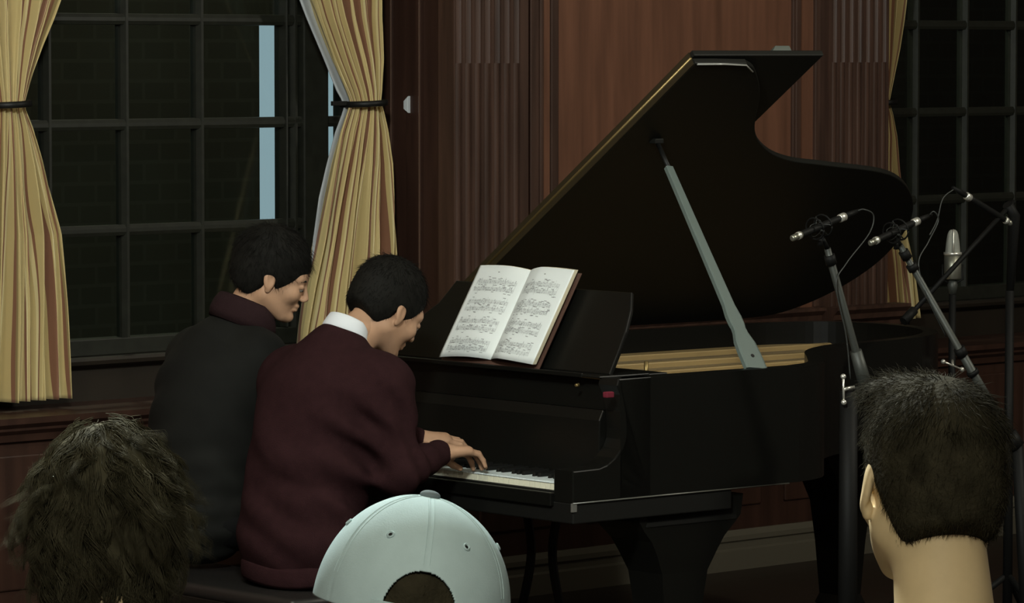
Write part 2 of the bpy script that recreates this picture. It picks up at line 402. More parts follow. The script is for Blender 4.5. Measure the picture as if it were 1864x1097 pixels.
# little white plate on the reveal
pp = hit(742, 190, (1, 0, 0), (XR-.02, 0, 0))
tag(PR('wall_hook', [(pp.y-.012, pp.z+.030), (pp.y+.012, pp.z+.012), (pp.y+.012, pp.z-.016), (pp.y-.012, pp.z-.030)], XR-.030, XR-.004, 'x', TWHITE, bev=.002), 'small white hook plate on the dark wood right of the tied curtain', 'hook')

# ------------------------------------------------------------------ curtains
def interp(tab, y):
    return float(np.interp(y, [t[0] for t in tab], [t[1] for t in tab]))
def curtain(name, label, Yc, Lt, Rt, y0, y1, cinch, folds, stripes, lin=None, amp=.042, shift=0, band=True):
    c0 = at((interp(Lt, cinch)+interp(Rt, cinch))/2, cinch, Yc)
    root = thing(name, label, 'curtain', (c0.x, Yc, at(100, y1, Yc).z), 0)
    ro = Vector(root.location)
    NS, NT = 260, 140; V = []; UV = []
    # smooth the edge tables through a spline of world x by world z
    for j in range(NT+1):
        y = y0+(y1-y0)*j/NT
        l = at(interp(Lt, y), y, Yc); r = at(interp(Rt, y), y, Yc)
        dc = abs(y-cinch)/260; tight = math.exp(-(dc*2.2)**2)
        for i in range(NS+1):
            s = i/NS
            wob = .25*math.sin(3.1*s*6+y*.004)+.15*math.sin(y*.013+s*9)
            ph = 2*PI*folds*(s+.02*math.sin(5*s+y*.003))+wob+shift
            A = amp*(1-.62*tight)*(.75+.25*math.sin(s*17+shift))
            d = A*math.sin(ph)+A*.35*math.sin(1.7*ph+1+y*.006)+.0025*math.sin(5.3*ph+y*.01)
            if name == 'x': d = 0
            x = l.x+(r.x-l.x)*(s+.010*math.cos(ph))
            bulge = .03*tight*math.sin(PI*s)
            V.append((x-ro.x, Yc-d-bulge-ro.y, l.z-ro.z)); UV.append((s*stripes+.01*math.sin(y*.02), j/NT))
    Q = [(j*(NS+1)+i, j*(NS+1)+i+1, (j+1)*(NS+1)+i+1, (j+1)*(NS+1)+i) for j in range(NT) for i in range(NS)]
    me = bpy.data.meshes.new('drape'); me.from_pydata(V, [], Q)
    uvl = me.uv_layers.new(name='UVMap')
    li = np.empty(len(me.loops), int); me.loops.foreach_get('vertex_index', li)
    uvl.data.foreach_set('uv', np.array(UV)[li].ravel())
    o = link('drape', me, SILK, root, True)
    md = o.modifiers.new('t', 'SOLIDIFY'); md.thickness = .003; md.offset = 0
    if lin:
        Vl = []; n = 60; m = 6; wd = lin[1]
        for j in range(n+1):
            y = y0+(lin[2]-y0)*j/n; a = interp(lin[0], y)
            for i in range(m+1):
                p = at(a+wd*1.9*i/m, y, Yc+.02+.012*math.sin(PI*i/m)); Vl.append((p.x-ro.x, p.y-ro.y, p.z-ro.z))
        Ql = [(j*(m+1)+i, j*(m+1)+i+1, (j+1)*(m+1)+i+1, (j+1)*(m+1)+i) for j in range(n) for i in range(m)]
        ml = bpy.data.meshes.new('lining'); ml.from_pydata(Vl, [], Ql); lo = link('lining', ml, LINING, root, True)
        lo['label'] = 'white curtain lining'; md = lo.modifiers.new('t', 'SOLIDIFY'); md.thickness = .004
    a0 = at(interp(Lt, y0)-8, y0, Yc); a1 = at(interp(Rt, y0)+8, y0, Yc); TB('curtain_rod', [(a0.x-ro.x, 0, a0.z-ro.z-.01), (a1.x-ro.x, 0, a1.z-ro.z-.01)], .018, BRASS, root, 12)
    if band:
        l = at(interp(Lt, cinch)-4, cinch, Yc); r = at(interp(Rt, cinch)+3, cinch, Yc)
        cx = (l.x+r.x)/2-ro.x; hw = (r.x-l.x)/2; bm = bmesh.new(); N = 36; prev = None; first = None
        for k in range(N+1):
            a = 2*PI*k/N; p = Vector((cx+hw*math.cos(a), -.0+.085*math.sin(a), l.z-ro.z+.004*math.cos(a)))
            q = [bm.verts.new(p+Vector((math.cos(a)*e, math.sin(a)*e, h))) for e, h in ((0, -.011), (.006, -.009), (.006, .009), (0, .011))]
            if prev:
                for i in range(4): bm.faces.new((prev[i], prev[(i+1) % 4], q[(i+1) % 4], q[i]))
            prev = q
        tb = bm_obj('tieback', bm, BLACKM, root, True)
        BX('tieback_arm', (cx-hw-.07, -.006, l.z-ro.z-.008), (cx-hw, .006, l.z-ro.z+.008), BLACKM, root, .002)
    return root
curtain('curtain', 'gold and brown striped curtain cinched by a dark tieback, beside the seated players', 10.74,
        [(-420, 470), (-200, 505), (-10, 558), (32, 572), (110, 603), (165, 628), (186, 636), (200, 631), (240, 617), (300, 603), (380, 586), (440, 574), (520, 556), (600, 541), (700, 528)],
        [(-420, 722), (-200, 705), (-10, 693), (32, 692), (110, 695), (165, 691), (186, 688), (200, 694), (240, 704), (300, 712), (380, 716), (440, 719), (520, 722), (600, 728), (700, 732)],
        -420, 700, 188, 6, 5.5,
        ([(-420, 455), (-200, 489), (-10, 541), (32, 557), (110, 590), (165, 612), (186, 624), (197, 626), (240, 610), (300, 594), (360, 580), (440, 569), (480, 566)], 16, 480))
curtain('curtain', 'striped curtain at the left edge of the photo, hem resting above the window ledge', 10.74,
        [(-420, -130), (-200, -105), (-10, -75), (32, -60), (110, -40), (186, -22), (200, -22), (240, -28), (430, -50), (738, -70)],
        [(-420, 190), (-200, 150), (-10, 106), (32, 92), (80, 74), (135, 56), (186, 42), (200, 43), (235, 56), (300, 74), (430, 104), (560, 114), (738, 122)],
        -420, 738, 190, 7, 5.5, None, shift=1.3)
curtain('curtain', 'striped curtain half hidden behind the right fluted pilaster', 10.84,
        [(-420, 1545), (-200, 1550), (-10, 1560), (110, 1575), (186, 1582), (240, 1580), (430, 1572), (585, 1566)],
        [(-420, 1720), (-200, 1680), (-10, 1647), (32, 1641), (90, 1632), (150, 1620), (186, 1612), (210, 1620), (250, 1627), (310, 1630), (430, 1645), (487, 1656), (585, 1668)],
        -420, 585, 186, 6, 5, None, shift=.4)

# ================================================================== GRAND PIANO (local: u along length = x, v from treble side = y)
PO = Vector((7.9864, 8.2187, 0)); PYAW = -.0559
PM = Matrix.Translation(PO) @ Matrix.Rotation(PYAW, 4, 'Z'); PMI = PM.inverted()
W_, ZB, ZT, U0 = 1.55, .68, 1.027, .715
piano = thing('grand_piano', 'black lacquered concert grand piano with its lid propped open', 'piano', PO, PYAW)
# outer rim outline (bentside)
bent = [(v.x, v.y) for v in spline([(.90, .005, 0), (1.05, .06, 0), (1.2, .21, 0), (1.40, .42, 0), (1.62, .545, 0), (1.9, .60, 0), (2.12, .66, 0), (2.33, .81, 0), (2.46, 1.03, 0), (2.48, 1.25, 0), (2.40, 1.44, 0), (2.22, 1.535, 0), (2.05, 1.55, 0)], 6)]
side0 = [(.18, 0), (.5, 0)]
outer = side0+bent+[(1.2, 1.55), (.18, 1.55)]
def inset(poly, d):
    n = len(poly); out = []
    for i in range(n):
        p0, p, p1 = Vector(poly[i-1]), Vector(poly[i]), Vector(poly[(i+1) % n])
        a = (p-p0).normalized(); b = (p1-p).normalized(); t = (a+b).normalized(); nrm = Vector((-t.y, t.x))
        out.append(tuple(p+nrm*d/max(.5, a.dot(t))))
    return out
inner = inset(outer, .05)
bm = bmesh.new()                                      # rim as a wall following the outline
n = len(outer)
ring = lambda poly, z: [bm.verts.new((p[0], p[1], z)) for p in poly]
ob, ot, ib, it = ring(outer, ZB), ring(outer, ZT), ring(inner, ZB), ring(inner, ZT)
for i in range(n-1):
    j = i+1
    for a, b in ((ob, ot), (ot, it), (it, ib), (ib, ob)): bm.faces.new((a[i], a[j], b[j], b[i]))
for i in (0, n-1): bm.faces.new((ob[i], ot[i], it[i], ib[i]))
bmesh.ops.bevel(bm, geom=[e for e in bm.edges if all(v in set(ot) for v in e.verts)], offset=.004, segments=2, affect='EDGES')
rim = bm_obj('rim', bm, BLACK, piano, False)
# lower moulding of the rim, its pale grey painting in the highlight along the treble side
TB('rim_bead', [(-.005, -.004, ZB), (.45, -.004, ZB), (.85, -.004, ZB)], .0022, mat('bead_highlight', (.09, .09, .075), .3, spec=.8), piano, 8)
# arms (cheeks) with the scroll profile
arm = [(0, ZB), (.3, ZB), (.3, ZT), (.175, ZT), (.168, ZT-.02), (.182, .98), (.196, .93), (.20, .88), (.198, .85), (.185, .825), (.16, .80), (.13, .782), (.10, .774), (0, .772)]
PR('arm', arm, 0, .085, 'y', BLACK, piano, .004); PR('arm', arm, W_-.205, W_, 'y', BLACK, piano, .004)
BX('keybed', (0.0, .0, .62), (.62, W_, ZB), BLACKM, piano, .004)
BX('key_slip', (-.012, .085, .665), (.008, W_-.205, .704), BLACK, piano, .003)
BX('corner_plate', (-.006, -.004, .655), (.012, .004, .68), mat('pale_metal', (.5, .5, .45), .3, metal=.8), piano, .001)
# fallboard, action cover, top block
PR('fallboard', [(.17, .735), (.19, .735), (.215, .88), (.21, .925), (.19, .93), (.175, .90)], .085, W_-.205, 'y', BLACK, piano, .004)
PR('name_board', [(.20, .93), (.20, ZT), (.44, ZT), (.44, ZT-.02), (.225, ZT-.02), (.225, .93)], .085, W_-.205, 'y', BLACK, piano, .003)
BX('key_bottom', (.008, .09, .68), (.19, W_-.205, .708), BLACKM, piano)
# keys
kw = .02335; v0 = .092
kb = bmesh.new(); box(kb, (0, .0006, 0), (.155, kw-.0006, .0045), .0012); wk = bpy.data.meshes.new('white_key')
box(kb, (.003, .001, -.019), (.155, kw-.001, 0.0)); bmesh.ops.recalc_face_normals(kb, faces=kb.faces); kb.to_mesh(wk); kb.free()
wk.materials.append(IVORY); wk.materials.append(KEYF)
for p in wk.polygons:
    if p.center.z < -.002: p.material_index = 1
kb = bmesh.new(); prism(kb, [(.056, 0), (.060, .011), (.155, .012), (.155, 0)], -.0055, .0055, 'y', .001); bkm = bpy.data.meshes.new('black_key'); bmesh.ops.recalc_face_normals(kb, faces=kb.faces); kb.to_mesh(bkm); kb.free(); bkm.materials.append(BLACKM)
# white keys counted from the treble end: C B A G F E D ...
names = 'CBAGFED'
for i in range(52):
    o = link('white_key', wk, None, piano); o.location = (.012, v0+i*kw, .7285)
    nm = names[i % 7]
    if i > 0 and names[(i) % 7] in 'BAGED' and i < 52:
        pass
    # black key lies between this key and the next lower one, except B-? pairs C/B and F/E
    if i < 51 and nm in 'BAGED' and (nm + names[(i+1) % 7]) in ('BA', 'AG', 'GF', 'ED', 'DC'):
        o = link('black_key', bkm, None, piano); o.location = (.012, v0+(i+1)*kw, .733)
# inside: soundboard, plate, struts, strings, dampers
plate = inset(outer, .058)
PR('soundboard', inset(outer, .052), .86, .87, 'z', mat('spruce', (.30, .18, .08), .5, noise=.2, nscale=6, stretch=(1, 12, 1)), piano)
bmp = bmesh.new(); prism(bmp, [(p[0] if p[0] > .46 else .46, p[1]) for p in inset(outer, .075)], .912, .926, 'z', .004); bm_obj('iron_plate', bmp, GOLD, piano)
fl = bmesh.new()                                       # raised flange around the plate edge
pi_, po_ = inset(outer, .135), inset(outer, .058)
vs = [[fl.verts.new((max(p[0], .46), p[1], z)) for p in poly] for poly, z in ((po_, .92), (po_, .950), (pi_, .944), (pi_, .92))]
for i in range(n-1):
    for k in range(4): a, b = vs[k], vs[(k+1) % 4]; fl.faces.new((a[i], a[i+1], b[i+1], b[i]))
bm_obj('plate_flange', fl, GOLD, piano)
st = bmesh.new()
for (a, b) in (((.5, .42), (1.25, .48)), ((.5, .75), (2.0, .80)), ((.5, 1.05), (2.32, 1.02)), ((.5, 1.32), (2.3, 1.3))):
    d = Vector((b[0]-a[0], b[1]-a[1])).normalized(); q = Vector((-d.y, d.x))*.012
    prism(st, [(a[0]-q.x, a[1]-q.y), (b[0]-q.x, b[1]-q.y), (b[0]+q.x, b[1]+q.y), (a[0]+q.x, a[1]+q.y)], .924, .962, 'z', .004)
bm_obj('plate_strut', st, GOLD, piano)
sb = bmesh.new()
for k in range(70):
    t = k/69; v = .14+1.28*t; ue = .85+1.45*min(1, t*1.15)**.75; ue = min(ue, 2.28)
    if v < .45: ue = min(ue, .9+.9*(v-.14))
    tube(sb, [(.5, v, .944), (ue, v+.0, .944)], .0009, 4, False)
s_o = bm_obj('strings', sb, STEEL, piano); s_o['kind'] = 'stuff'
db = bmesh.new()
for k in range(66):
    v = .16+k*.0188; box(db, (.56, v, .946), (.60, v+.012, .966), .001)
bm_obj('damper_rail', db, BLACKM, piano)
BX('tuning_block', (.42, .06, .90), (.56, W_-.06, .938), GOLD, piano, .004)
TB('plate_screw', [(1.0, .80, .926), (1.0, .80, .99)], [.009, .007], BRASS, piano, 8)
# music desk
dy0, dy1 = .095, 1.01
dk = [(dy0, 0), (dy1+.10, 0), (dy1+.09, .06), (dy1+.05, .11), (dy1+.035, .15), (dy1-.01, .19), (dy1-.045, .27), (dy0+.062, .27), (dy0+.030, .21), (dy0+.012, .14), (dy0+.004, .07)]
desk = PR('music_desk', dk, 0, .014, 'x', BLACK, piano, .004); desk.location = (.222, 0, ZT+.004); desk.rotation_euler = (0, math.radians(31), 0)
BX('desk_shelf', (.165, dy0-.02, ZT-.004), (.36, dy1+.12, ZT+.003), BLACK, piano, .003)
BX('desk_ledge', (.158, dy0+.05, ZT-.004), (.164, dy1, ZT+.008), BLACK, piano, .002)
o = BX('lid_bumper', (.122, -.008, .975), (.150, .012, .992), REDP, piano, .003); o['label'] = 'red felt block'
TB('desk_knob', [(.16, .16, 1.0), (.148, .16, 1.0)], [.006, .004], BRASS, piano)
BX('hinge_leaf', (.17, .08, ZT-.006), (.174, .17, ZT-.002), BRASS, piano)
# lid: main panel with folded-back front flap, both tilted about the bass-side hinge
TH = .6033; ZH = ZT+.014
lidroot_m = Matrix.Translation((0, W_+.005, ZH)) @ Matrix.Rotation(-TH, 4, 'X')   # local y negative toward treble, lifted up
lo_pts = [(v.x, v.y) for v in spline([(.93, -.012, 0), (1.0, .03, 0), (1.12, .16, 0), (1.256, .36, 0), (1.40, .475, 0), (1.556, .54, 0), (1.753, .575, 0), (2.091, .640, 0), (2.315, .78, 0), (2.46, .97, 0), (2.515, 1.20, 0), (2.45, 1.40, 0), (2.30, 1.53, 0), (2.1, 1.56, 0)], 6)]
lo = [(U0, -.015), (.8, -.015)]+lo_pts+[(1.2, 1.56), (U0, 1.56)]
lb = bmesh.new(); prism(lb, [(p[0], p[1]-W_) for p in lo], 0, .020, 'z', .004)
lid = bm_obj('lid', lb, LIDM, piano); lid.matrix_local = lidroot_m
fb = bmesh.new(); prism(fb, [(U0+.003, -.022-W_), (U0+.545, -.022-W_), (U0+.545, 1.50-W_), (U0+.003, 1.50-W_)], .024, .044, 'z', .004)
flap = bm_obj('lid_flap', fb, LIDM, lid)
hb = bmesh.new(); tube(hb, [(U0-.003, -.01-W_, .022), (U0-.003, 1.5-W_, .022)], .0045, 8); bm_obj('piano_hinge', hb, BRASS, lid, True)
hb = bmesh.new(); box(hb, (U0-.004, -.01-W_, .001), (U0, 1.5-W_, .019)); box(hb, (U0-.002, -.01-W_, .026), (U0+.002, 1.5-W_, .043)); bm_obj('edge_band', hb, mat('brown_edge', (.030, .023, .011), .35, spec=.6), lid)
PR('lid_lock', [(U0+.34, .044), (U0+.36, .062), (U0+.42, .062), (U0+.42, .044)], -.02-W_, .012-W_, 'y', mat('grey_latch', (.09, .105, .09), .5), lid, .002)
TB('lid_highlight', [(U0+.01, -.012-W_, -.001), (U0+.12, -.012-W_, -.001), (.93, -.006-W_, -.001), (.985, .03-W_, -.001)], .003, mat('lid_highlight_grey', (.35, .35, .32), .2, spec=1), lid, 8)  # pale tube paints in the highlight along the lid edge
# prop stick: carved foot, tapering shaft, thin upper stick
pa = Vector((.745, .03, ZT-.004)); pb = Vector((.865, .60, 1.685)); ax = (pb-pa).normalized(); Lp = (pb-pa).length
side = Vector((1, 0, 0)); side = (side-ax*side.dot(ax)).normalized(); nn = ax.cross(side)
pr = bmesh.new(); prof = [(0, .040), (.06, .040), (.10, .037), (.135, .026), (.155, .024), (.17, .027), (.20, .027), (.24, .021), (.30, .020), (.45, .0175), (.6, .0155), (.78, .0135)]
R_ = [[pr.verts.new(pa+ax*l+side*sx*wd+nn*sy*.009) for sx, sy in ((-1, -.7), (-.8, -1), (.8, -1), (1, -.7), (1, .7), (.8, 1), (-.8, 1), (-1, .7))] for l, wd in prof]
for a, b in zip(R_, R_[1:]):
    for k in range(8): pr.faces.new((a[k], a[(k+1) % 8], b[(k+1) % 8], b[k]))
pr.faces.new(R_[0][::-1]); pr.faces.new(R_[-1])
stick = bm_obj('prop_stick', pr, PROPM, piano)
TB('prop_extension', [pa+ax*.76, pb], [.0085, .007], BLACKM, stick, 8)
TB('prop_screw', [pa+ax*.045-nn*.011, pa+ax*.045-nn*.006], [.006, .006], BLACKM, stick, 12)
BX('prop_cup', (pb.x-.018, pb.y-.01, pb.z-.004), (pb.x+.018, pb.y+.02, pb.z+.012), LIDM, piano, .003)
# legs, lyre
def leg(u, v, wide):
    b = bmesh.new()
    secs = [(ZB-.02, .21, .10), (.60, .20, .10), (.575, .18, .095), (.54, .145, .090), (.50, .12, .085), (.44, .09, .075), (.30, .07, .065), (.12, .055, .055), (.09, .07, .065), (.07, .05, .05)]
    rr = [[b.verts.new((u+sx*a*wide, v+sy*c, z)) for sx, sy in ((-1, -1), (1, -1), (1, 1), (-1, 1))] for z, a, c in secs]
    for p, q in zip(rr, rr[1:]):
        for k in range(4): b.faces.new((p[k], p[(k+1) % 4], q[(k+1) % 4], q[k]))
    b.faces.new(rr[0]); b.faces.new(rr[-1][::-1])
    l = bm_obj('leg', b, BLACK, piano)
    c = bmesh.new(); tube(c, [(u, v-.018, .035), (u, v+.018, .035)], .035, 20); box(c, (u-.012, v-.024, .03), (u+.012, v+.024, .075)); bm_obj('castor', c, BRASS, l)
leg(.475, .12, 1); leg(.475, 1.38, 1); leg(2.18, 1.12, .8)
BX('bottom_beam', (.30, .02, .585), (.66, W_-.02, .625), BLACKM, piano, .003)
ly = bmesh.new()
for s in (-1, 1): tube(ly, spline([(.55, .78+s*.09, .60), (.55, .78+s*.05, .42), (.55, .78+s*.10, .22)], 6), .014, 8)
box(ly, (.49, .64, .12), (.60, .92, .22), .01); bm_obj('pedal_lyre', ly, BLACK, piano)
for k in range(3):
    TB('pedal', [(.50, .72+k*.06, .145), (.40, .72+k*.06, .135), (.35, .72+k*.06, .12)], [.008, .012, .018], BRASS, piano, 8)

# ------------------------------------------------------------------ piano bench
def PW(u, v, z): return PM @ Vector((u, v, z))
bw = PW(-.56, .86, 0)
bench = thing('piano_bench', 'long black duet bench under the two seated players', 'bench', bw, PYAW)
sb = bmesh.new(); box(sb, (-.17, -.50, .385), (.17, .50, .430), .016); bm_obj('seat_cushion', sb, mat('black_leather', (.012, .011, .010), .4), bench, True)
BX('seat_frame', (-.165, -.49, .32), (.165, .49, .39), BLACK, bench, .004)
for sx in (-1, 1):
    for sy in (-1, 1): TB('leg', [(sx*.13, sy*.44, .32), (sx*.13, sy*.44, 0)], [.028, .02], BLACK, bench, 8)

# ------------------------------------------------------------------ open music book on the desk
bk = thing('music_book', 'open book of printed piano music on the music desk', 'book', PW(.180, .0, ZT+.0145), PYAW)
tilt = math.radians(31)
def pagept(side, s, t, off=0):
    """side: -1 treble page, +1 bass page; s 0 at gutter to 1 outer edge; t 0 bottom to 1 top"""
    H, Wd = .318, (.224 if side < 0 else .228)
    thick = .012 if side < 0 else .005
    gutter = .602
    y = gutter+side*Wd*s*.985
    bulge = .020*math.sin(PI*min(1, s*1.15)**.8)*(.45+.55*(1-t)) if s < .87 else .0
    bulge = .018*math.sin(PI*s**.75)*(.6+.4*(1-t))
    x = .004+.008*(1-s)**2-bulge-thick*min(1, s*3)-off
    z = H*t+.012*(1-s)**3*(1-t)
    return Vector((x*math.cos(tilt)+z*math.sin(tilt), y, -x*math.sin(tilt)+z*math.cos(tilt)))
for side in (-1, 1):
    b = bmesh.new(); ns, nt_ = 24, 12
    fr = [[b.verts.new(pagept(side, i/ns, j/nt_)) for i in range(ns+1)] for j in range(nt_+1)]
    bkv = [[b.verts.new(pagept(side, i/ns, j/nt_)+Vector((.004+(.010*min(1, i/ns*3) if side < 0 else .002), 0, 0))) for i in range(ns+1)] for j in range(nt_+1)]
    for j in range(nt_):
        for i in range(ns):
            b.faces.new((fr[j][i], fr[j][i+1], fr[j+1][i+1], fr[j+1][i])); b.faces.new((bkv[j][i], bkv[j+1][i], bkv[j+1][i+1], bkv[j][i+1]))
    for j in range(nt_):
        for i in (0, ns): b.faces.new((fr[j][i], fr[j+1][i], bkv[j+1][i], bkv[j][i]))
    for i in range(ns):
        for j in (0, nt_): b.faces.new((fr[j][i], fr[j][i+1], bkv[j][i+1], bkv[j][i]))
    pg = bm_obj('page', b, PAPER, bk, True); pg.data.materials.append(PAPERE)
    for p in pg.data.polygons:
        if abs(p.normal.y) > .7 or abs(p.normal.z) > .85: p.material_index = 1; p.use_smooth = False
    # printed staves and notes
    def strip(bm_, s0, s1, t0, t1, off=.0006, seg=12):
        ps = [(pagept(side, s0+(s1-s0)*k/seg, t0, off), pagept(side, s0+(s1-s0)*k/seg, t1, off)) for k in range(seg+1)]
        vv = [(bm_.verts.new(a), bm_.verts.new(c)) for a, c in ps]
        for p, q in zip(vv, vv[1:]): bm_.faces.new((p[0], q[0], q[1], p[1]))
    lines = bmesh.new(); notes = bmesh.new()
    rs = random.Random(3+side)
    for sysn in range(4):
        tb = [.815, .60, .385, .165][sysn]
        s0, s1 = (.10, .88) if side > 0 else (.12, .86)
        for stf in range(2):
            tt = tb-.078*stf+.02
            for l in range(5): strip(lines, s0, s1, tt-.0085*l, tt-.0085*l-.0020)
            x = s0+.02
            while x < s1-.01:
                if rs.random() < .88:
                    c = tt-.0085*rs.choice([-.5, 0, .5, 1, 1.5, 2, 2.5, 3, 3.5, 4]); up = rs.random() < .5
                    for q in range(rs.choice([1, 1, 2, 3])): strip(notes, x, x+.009, c+.009*q, c+.009*q-.0065, .0008, 1)
                    strip(notes, x+.008 if up else x, (x+.008 if up else x)+.0018, c, c+(.034 if up else -.03), .0008, 1)
                    if rs.random() < .45: tv = c+(.034 if up else -.03); strip(notes, x, x+.045, tv, tv-.006, .0008, 2)
                x += rs.choice([.016, .02, .026])
        strip(lines, s0 if side < 0 else s1, (s0 if side < 0 else s1)+.004, tb+.02, tb-.095, .0007, 1); strip(lines, s1 if side < 0 else s0, (s1 if side < 0 else s0)+.003, tb+.02, tb-.095, .0007, 1)
        for bar in (.25, .5, .75): strip(lines, s0+(s1-s0)*bar, s0+(s1-s0)*bar+.003, tb+.02, tb-.095, .0007, 1)
    strip(notes, .48, .51, .93, .92, .0008, 1)
    bm_obj('staff_lines', lines, INKG, pg); bm_obj('notes', notes, INK, pg)
cb = bmesh.new()
prism(cb, [(.3765, -.001), (.832, -.001), (.832, .321), (.3765, .321)], .0165, .0190, 'x'); co = bm_obj('cover', cb, COVER, bk); co.rotation_euler = (0, tilt, 0)

exec_people = True
# ================================================================== PEOPLE
def head_prims(ears=True, face=True):
    p = [('e', '+', .01, (-.018, 0, .030), (.098, .076, .086)),
         ('e', '+', .03, (.030, 0, -.030), (.062, .060, .075)),
         ('c', '+', .025, (-.005, .048, -.055), (.055, .020, -.098), .022, .018),
         ('c', '+', .025, (-.005, -.048, -.055), (.055, -.020, -.098), .022, .018),
         ('e', '+', .015, (.070, 0, -.100), (.022, .022, .018)),
         ('e', '+', .02, (.072, 0, .018), (.020, .050, .022)),
         ('e', '+', .015, (.062, .036, -.030), (.024, .024, .024)), ('e', '+', .015, (.062, -.036, -.030), (.024, .024, .024)),
         ('e', '-', .012, (.098, .031, -.006), (.016, .015, .009)), ('e', '-', .012, (.098, -.031, -.006), (.016, .015, .009)),
         ('e', '+', .004, (.082, .031, -.003), (.011, .014, .009)), ('e', '+', .004, (.082, -.031, -.003), (.011, .014, .009)),
         ('c', '+', .010, (.088, 0, .004), (.106, 0, -.034), .006, .0095),
         ('e', '+', .006, (.100, .010, -.040), (.009, .007, .006)), ('e', '+', .006, (.100, -.010, -.040), (.009, .007, .006)),
         ('e', '+', .010, (.088, 0, -.062), (.009, .018, .006)), ('e', '+', .010, (.086, 0, -.074), (.009, .016, .006)),
         
         ('c', '+', .035, (-.030, 0, -.050), (-.055, 0, -.170), .052, .055)]
    for s in (1, -1):
        if ears:
            p += [('e', '+', .006, (-.008, s*.078, -.008), (.017, .0065, .028), (s*.15, -.2, s*-.25)),
                  ('e', '+', .004, (-.004, s*.076, -.034), (.009, .006, .012)),
                  ('e', '-', .004, (-.003, s*.086, -.008), (.010, .006, .017), (s*.15, -.2, s*-.25))]
    return p
def head_geo(h=.0035, **k): return surfnet(sdf(head_prims(**k)), (-.13, -.11, -.19), (.13, .11, .13), h)
def strands(roots, dirs, L, r, n=6, curl=.0, droop=0, cen=None, rad=None, seed=1):
    """many tapering three-sided hairs; roots (N,3), dirs (N,3) start directions"""
    g = np.random.default_rng(seed); N = len(roots); L = np.broadcast_to(L, (N,)) if np.ndim(L) == 0 else L
    P = roots.copy(); D = dirs/np.linalg.norm(dirs, axis=1)[:, None]; path = [P.copy()]
    ph = g.uniform(0, 6.28, N); fr = g.uniform(.7, 1.4, N)
    A = np.cross(D, g.normal(size=(N, 3))); A /= np.linalg.norm(A, axis=1)[:, None]; B = np.cross(D, A)
    for k in range(n):
        t = (k+1)/n
        D = D+np.array([0, 0, -droop])/n
        if cen is not None:
            q = (P-cen)/rad; inside = np.linalg.norm(q, axis=1); nrm = (P-cen)/rad**2; nrm /= np.linalg.norm(nrm, axis=1)[:, None]
            dn = (D*nrm).sum(1); D = D-nrm*(np.where(inside < 1.0, np.minimum(dn, 0), 0)[:, None])
            D = D+nrm*(np.clip(1.0-inside, 0, .2)*2)[:, None]
        D /= np.linalg.norm(D, axis=1)[:, None]
        P = P+D*(L/n)[:, None]+(A*np.cos(ph+t*9*fr)[:, None]+B*np.sin(ph+t*9*fr)[:, None])*curl/n
        path.append(P.copy())
    V = np.empty((N, n+1, 3, 3)); 
    for k in range(n+1):
        d = path[min(k+1, n)]-path[max(k-1, 0)]; d /= np.linalg.norm(d, axis=1)[:, None]+1e-9
        a = np.cross(d, np.array([.3, .2, .93])); a /= np.linalg.norm(a, axis=1)[:, None]+1e-9; b = np.cross(d, a)
        rr = r*(1-(k/n)**2*.92)
        for j in range(3): V[:, k, j] = path[k]+(a*math.cos(j*2.094)+b*math.sin(j*2.094))*rr
    base = (np.arange(N)*(n+1)*3)[:, None, None]; kk = np.arange(n)[None, :, None]*3; jj = np.arange(3)[None, None, :]
    q = np.stack([base+kk+jj, base+kk+(jj+1) % 3, base+kk+3+(jj+1) % 3, base+kk+3+jj], -1).reshape(-1, 4)
    return V.reshape(-1, 3), q
def sample(V, Q, N, cond, seed):
    g = np.random.default_rng(seed); i = g.integers(0, len(Q), N*3); w = g.dirichlet((1, 1, 1, 1), N*3)
    P = (V[Q[i]]*w[:, :, None]).sum(1); a = V[Q[i, 2]]-V[Q[i, 0]]; b = V[Q[i, 3]]-V[Q[i, 1]]; nm = np.cross(a, b); nm /= np.linalg.norm(nm, axis=1)[:, None]+1e-9
    c = (P-V.mean(0)); nm *= np.sign((nm*c).sum(1))[:, None]
    m = cond(P); P, nm = P[m][:N], nm[m][:N]; return P, nm
def TRS(loc, yaw, pitch=0, roll=0, s=1):
    return Matrix.Translation(loc) @ Matrix.Rotation(yaw, 4, 'Z') @ Matrix.Rotation(pitch, 4, 'Y') @ Matrix.Rotation(roll, 4, 'X') @ Matrix.Scale(s, 4)
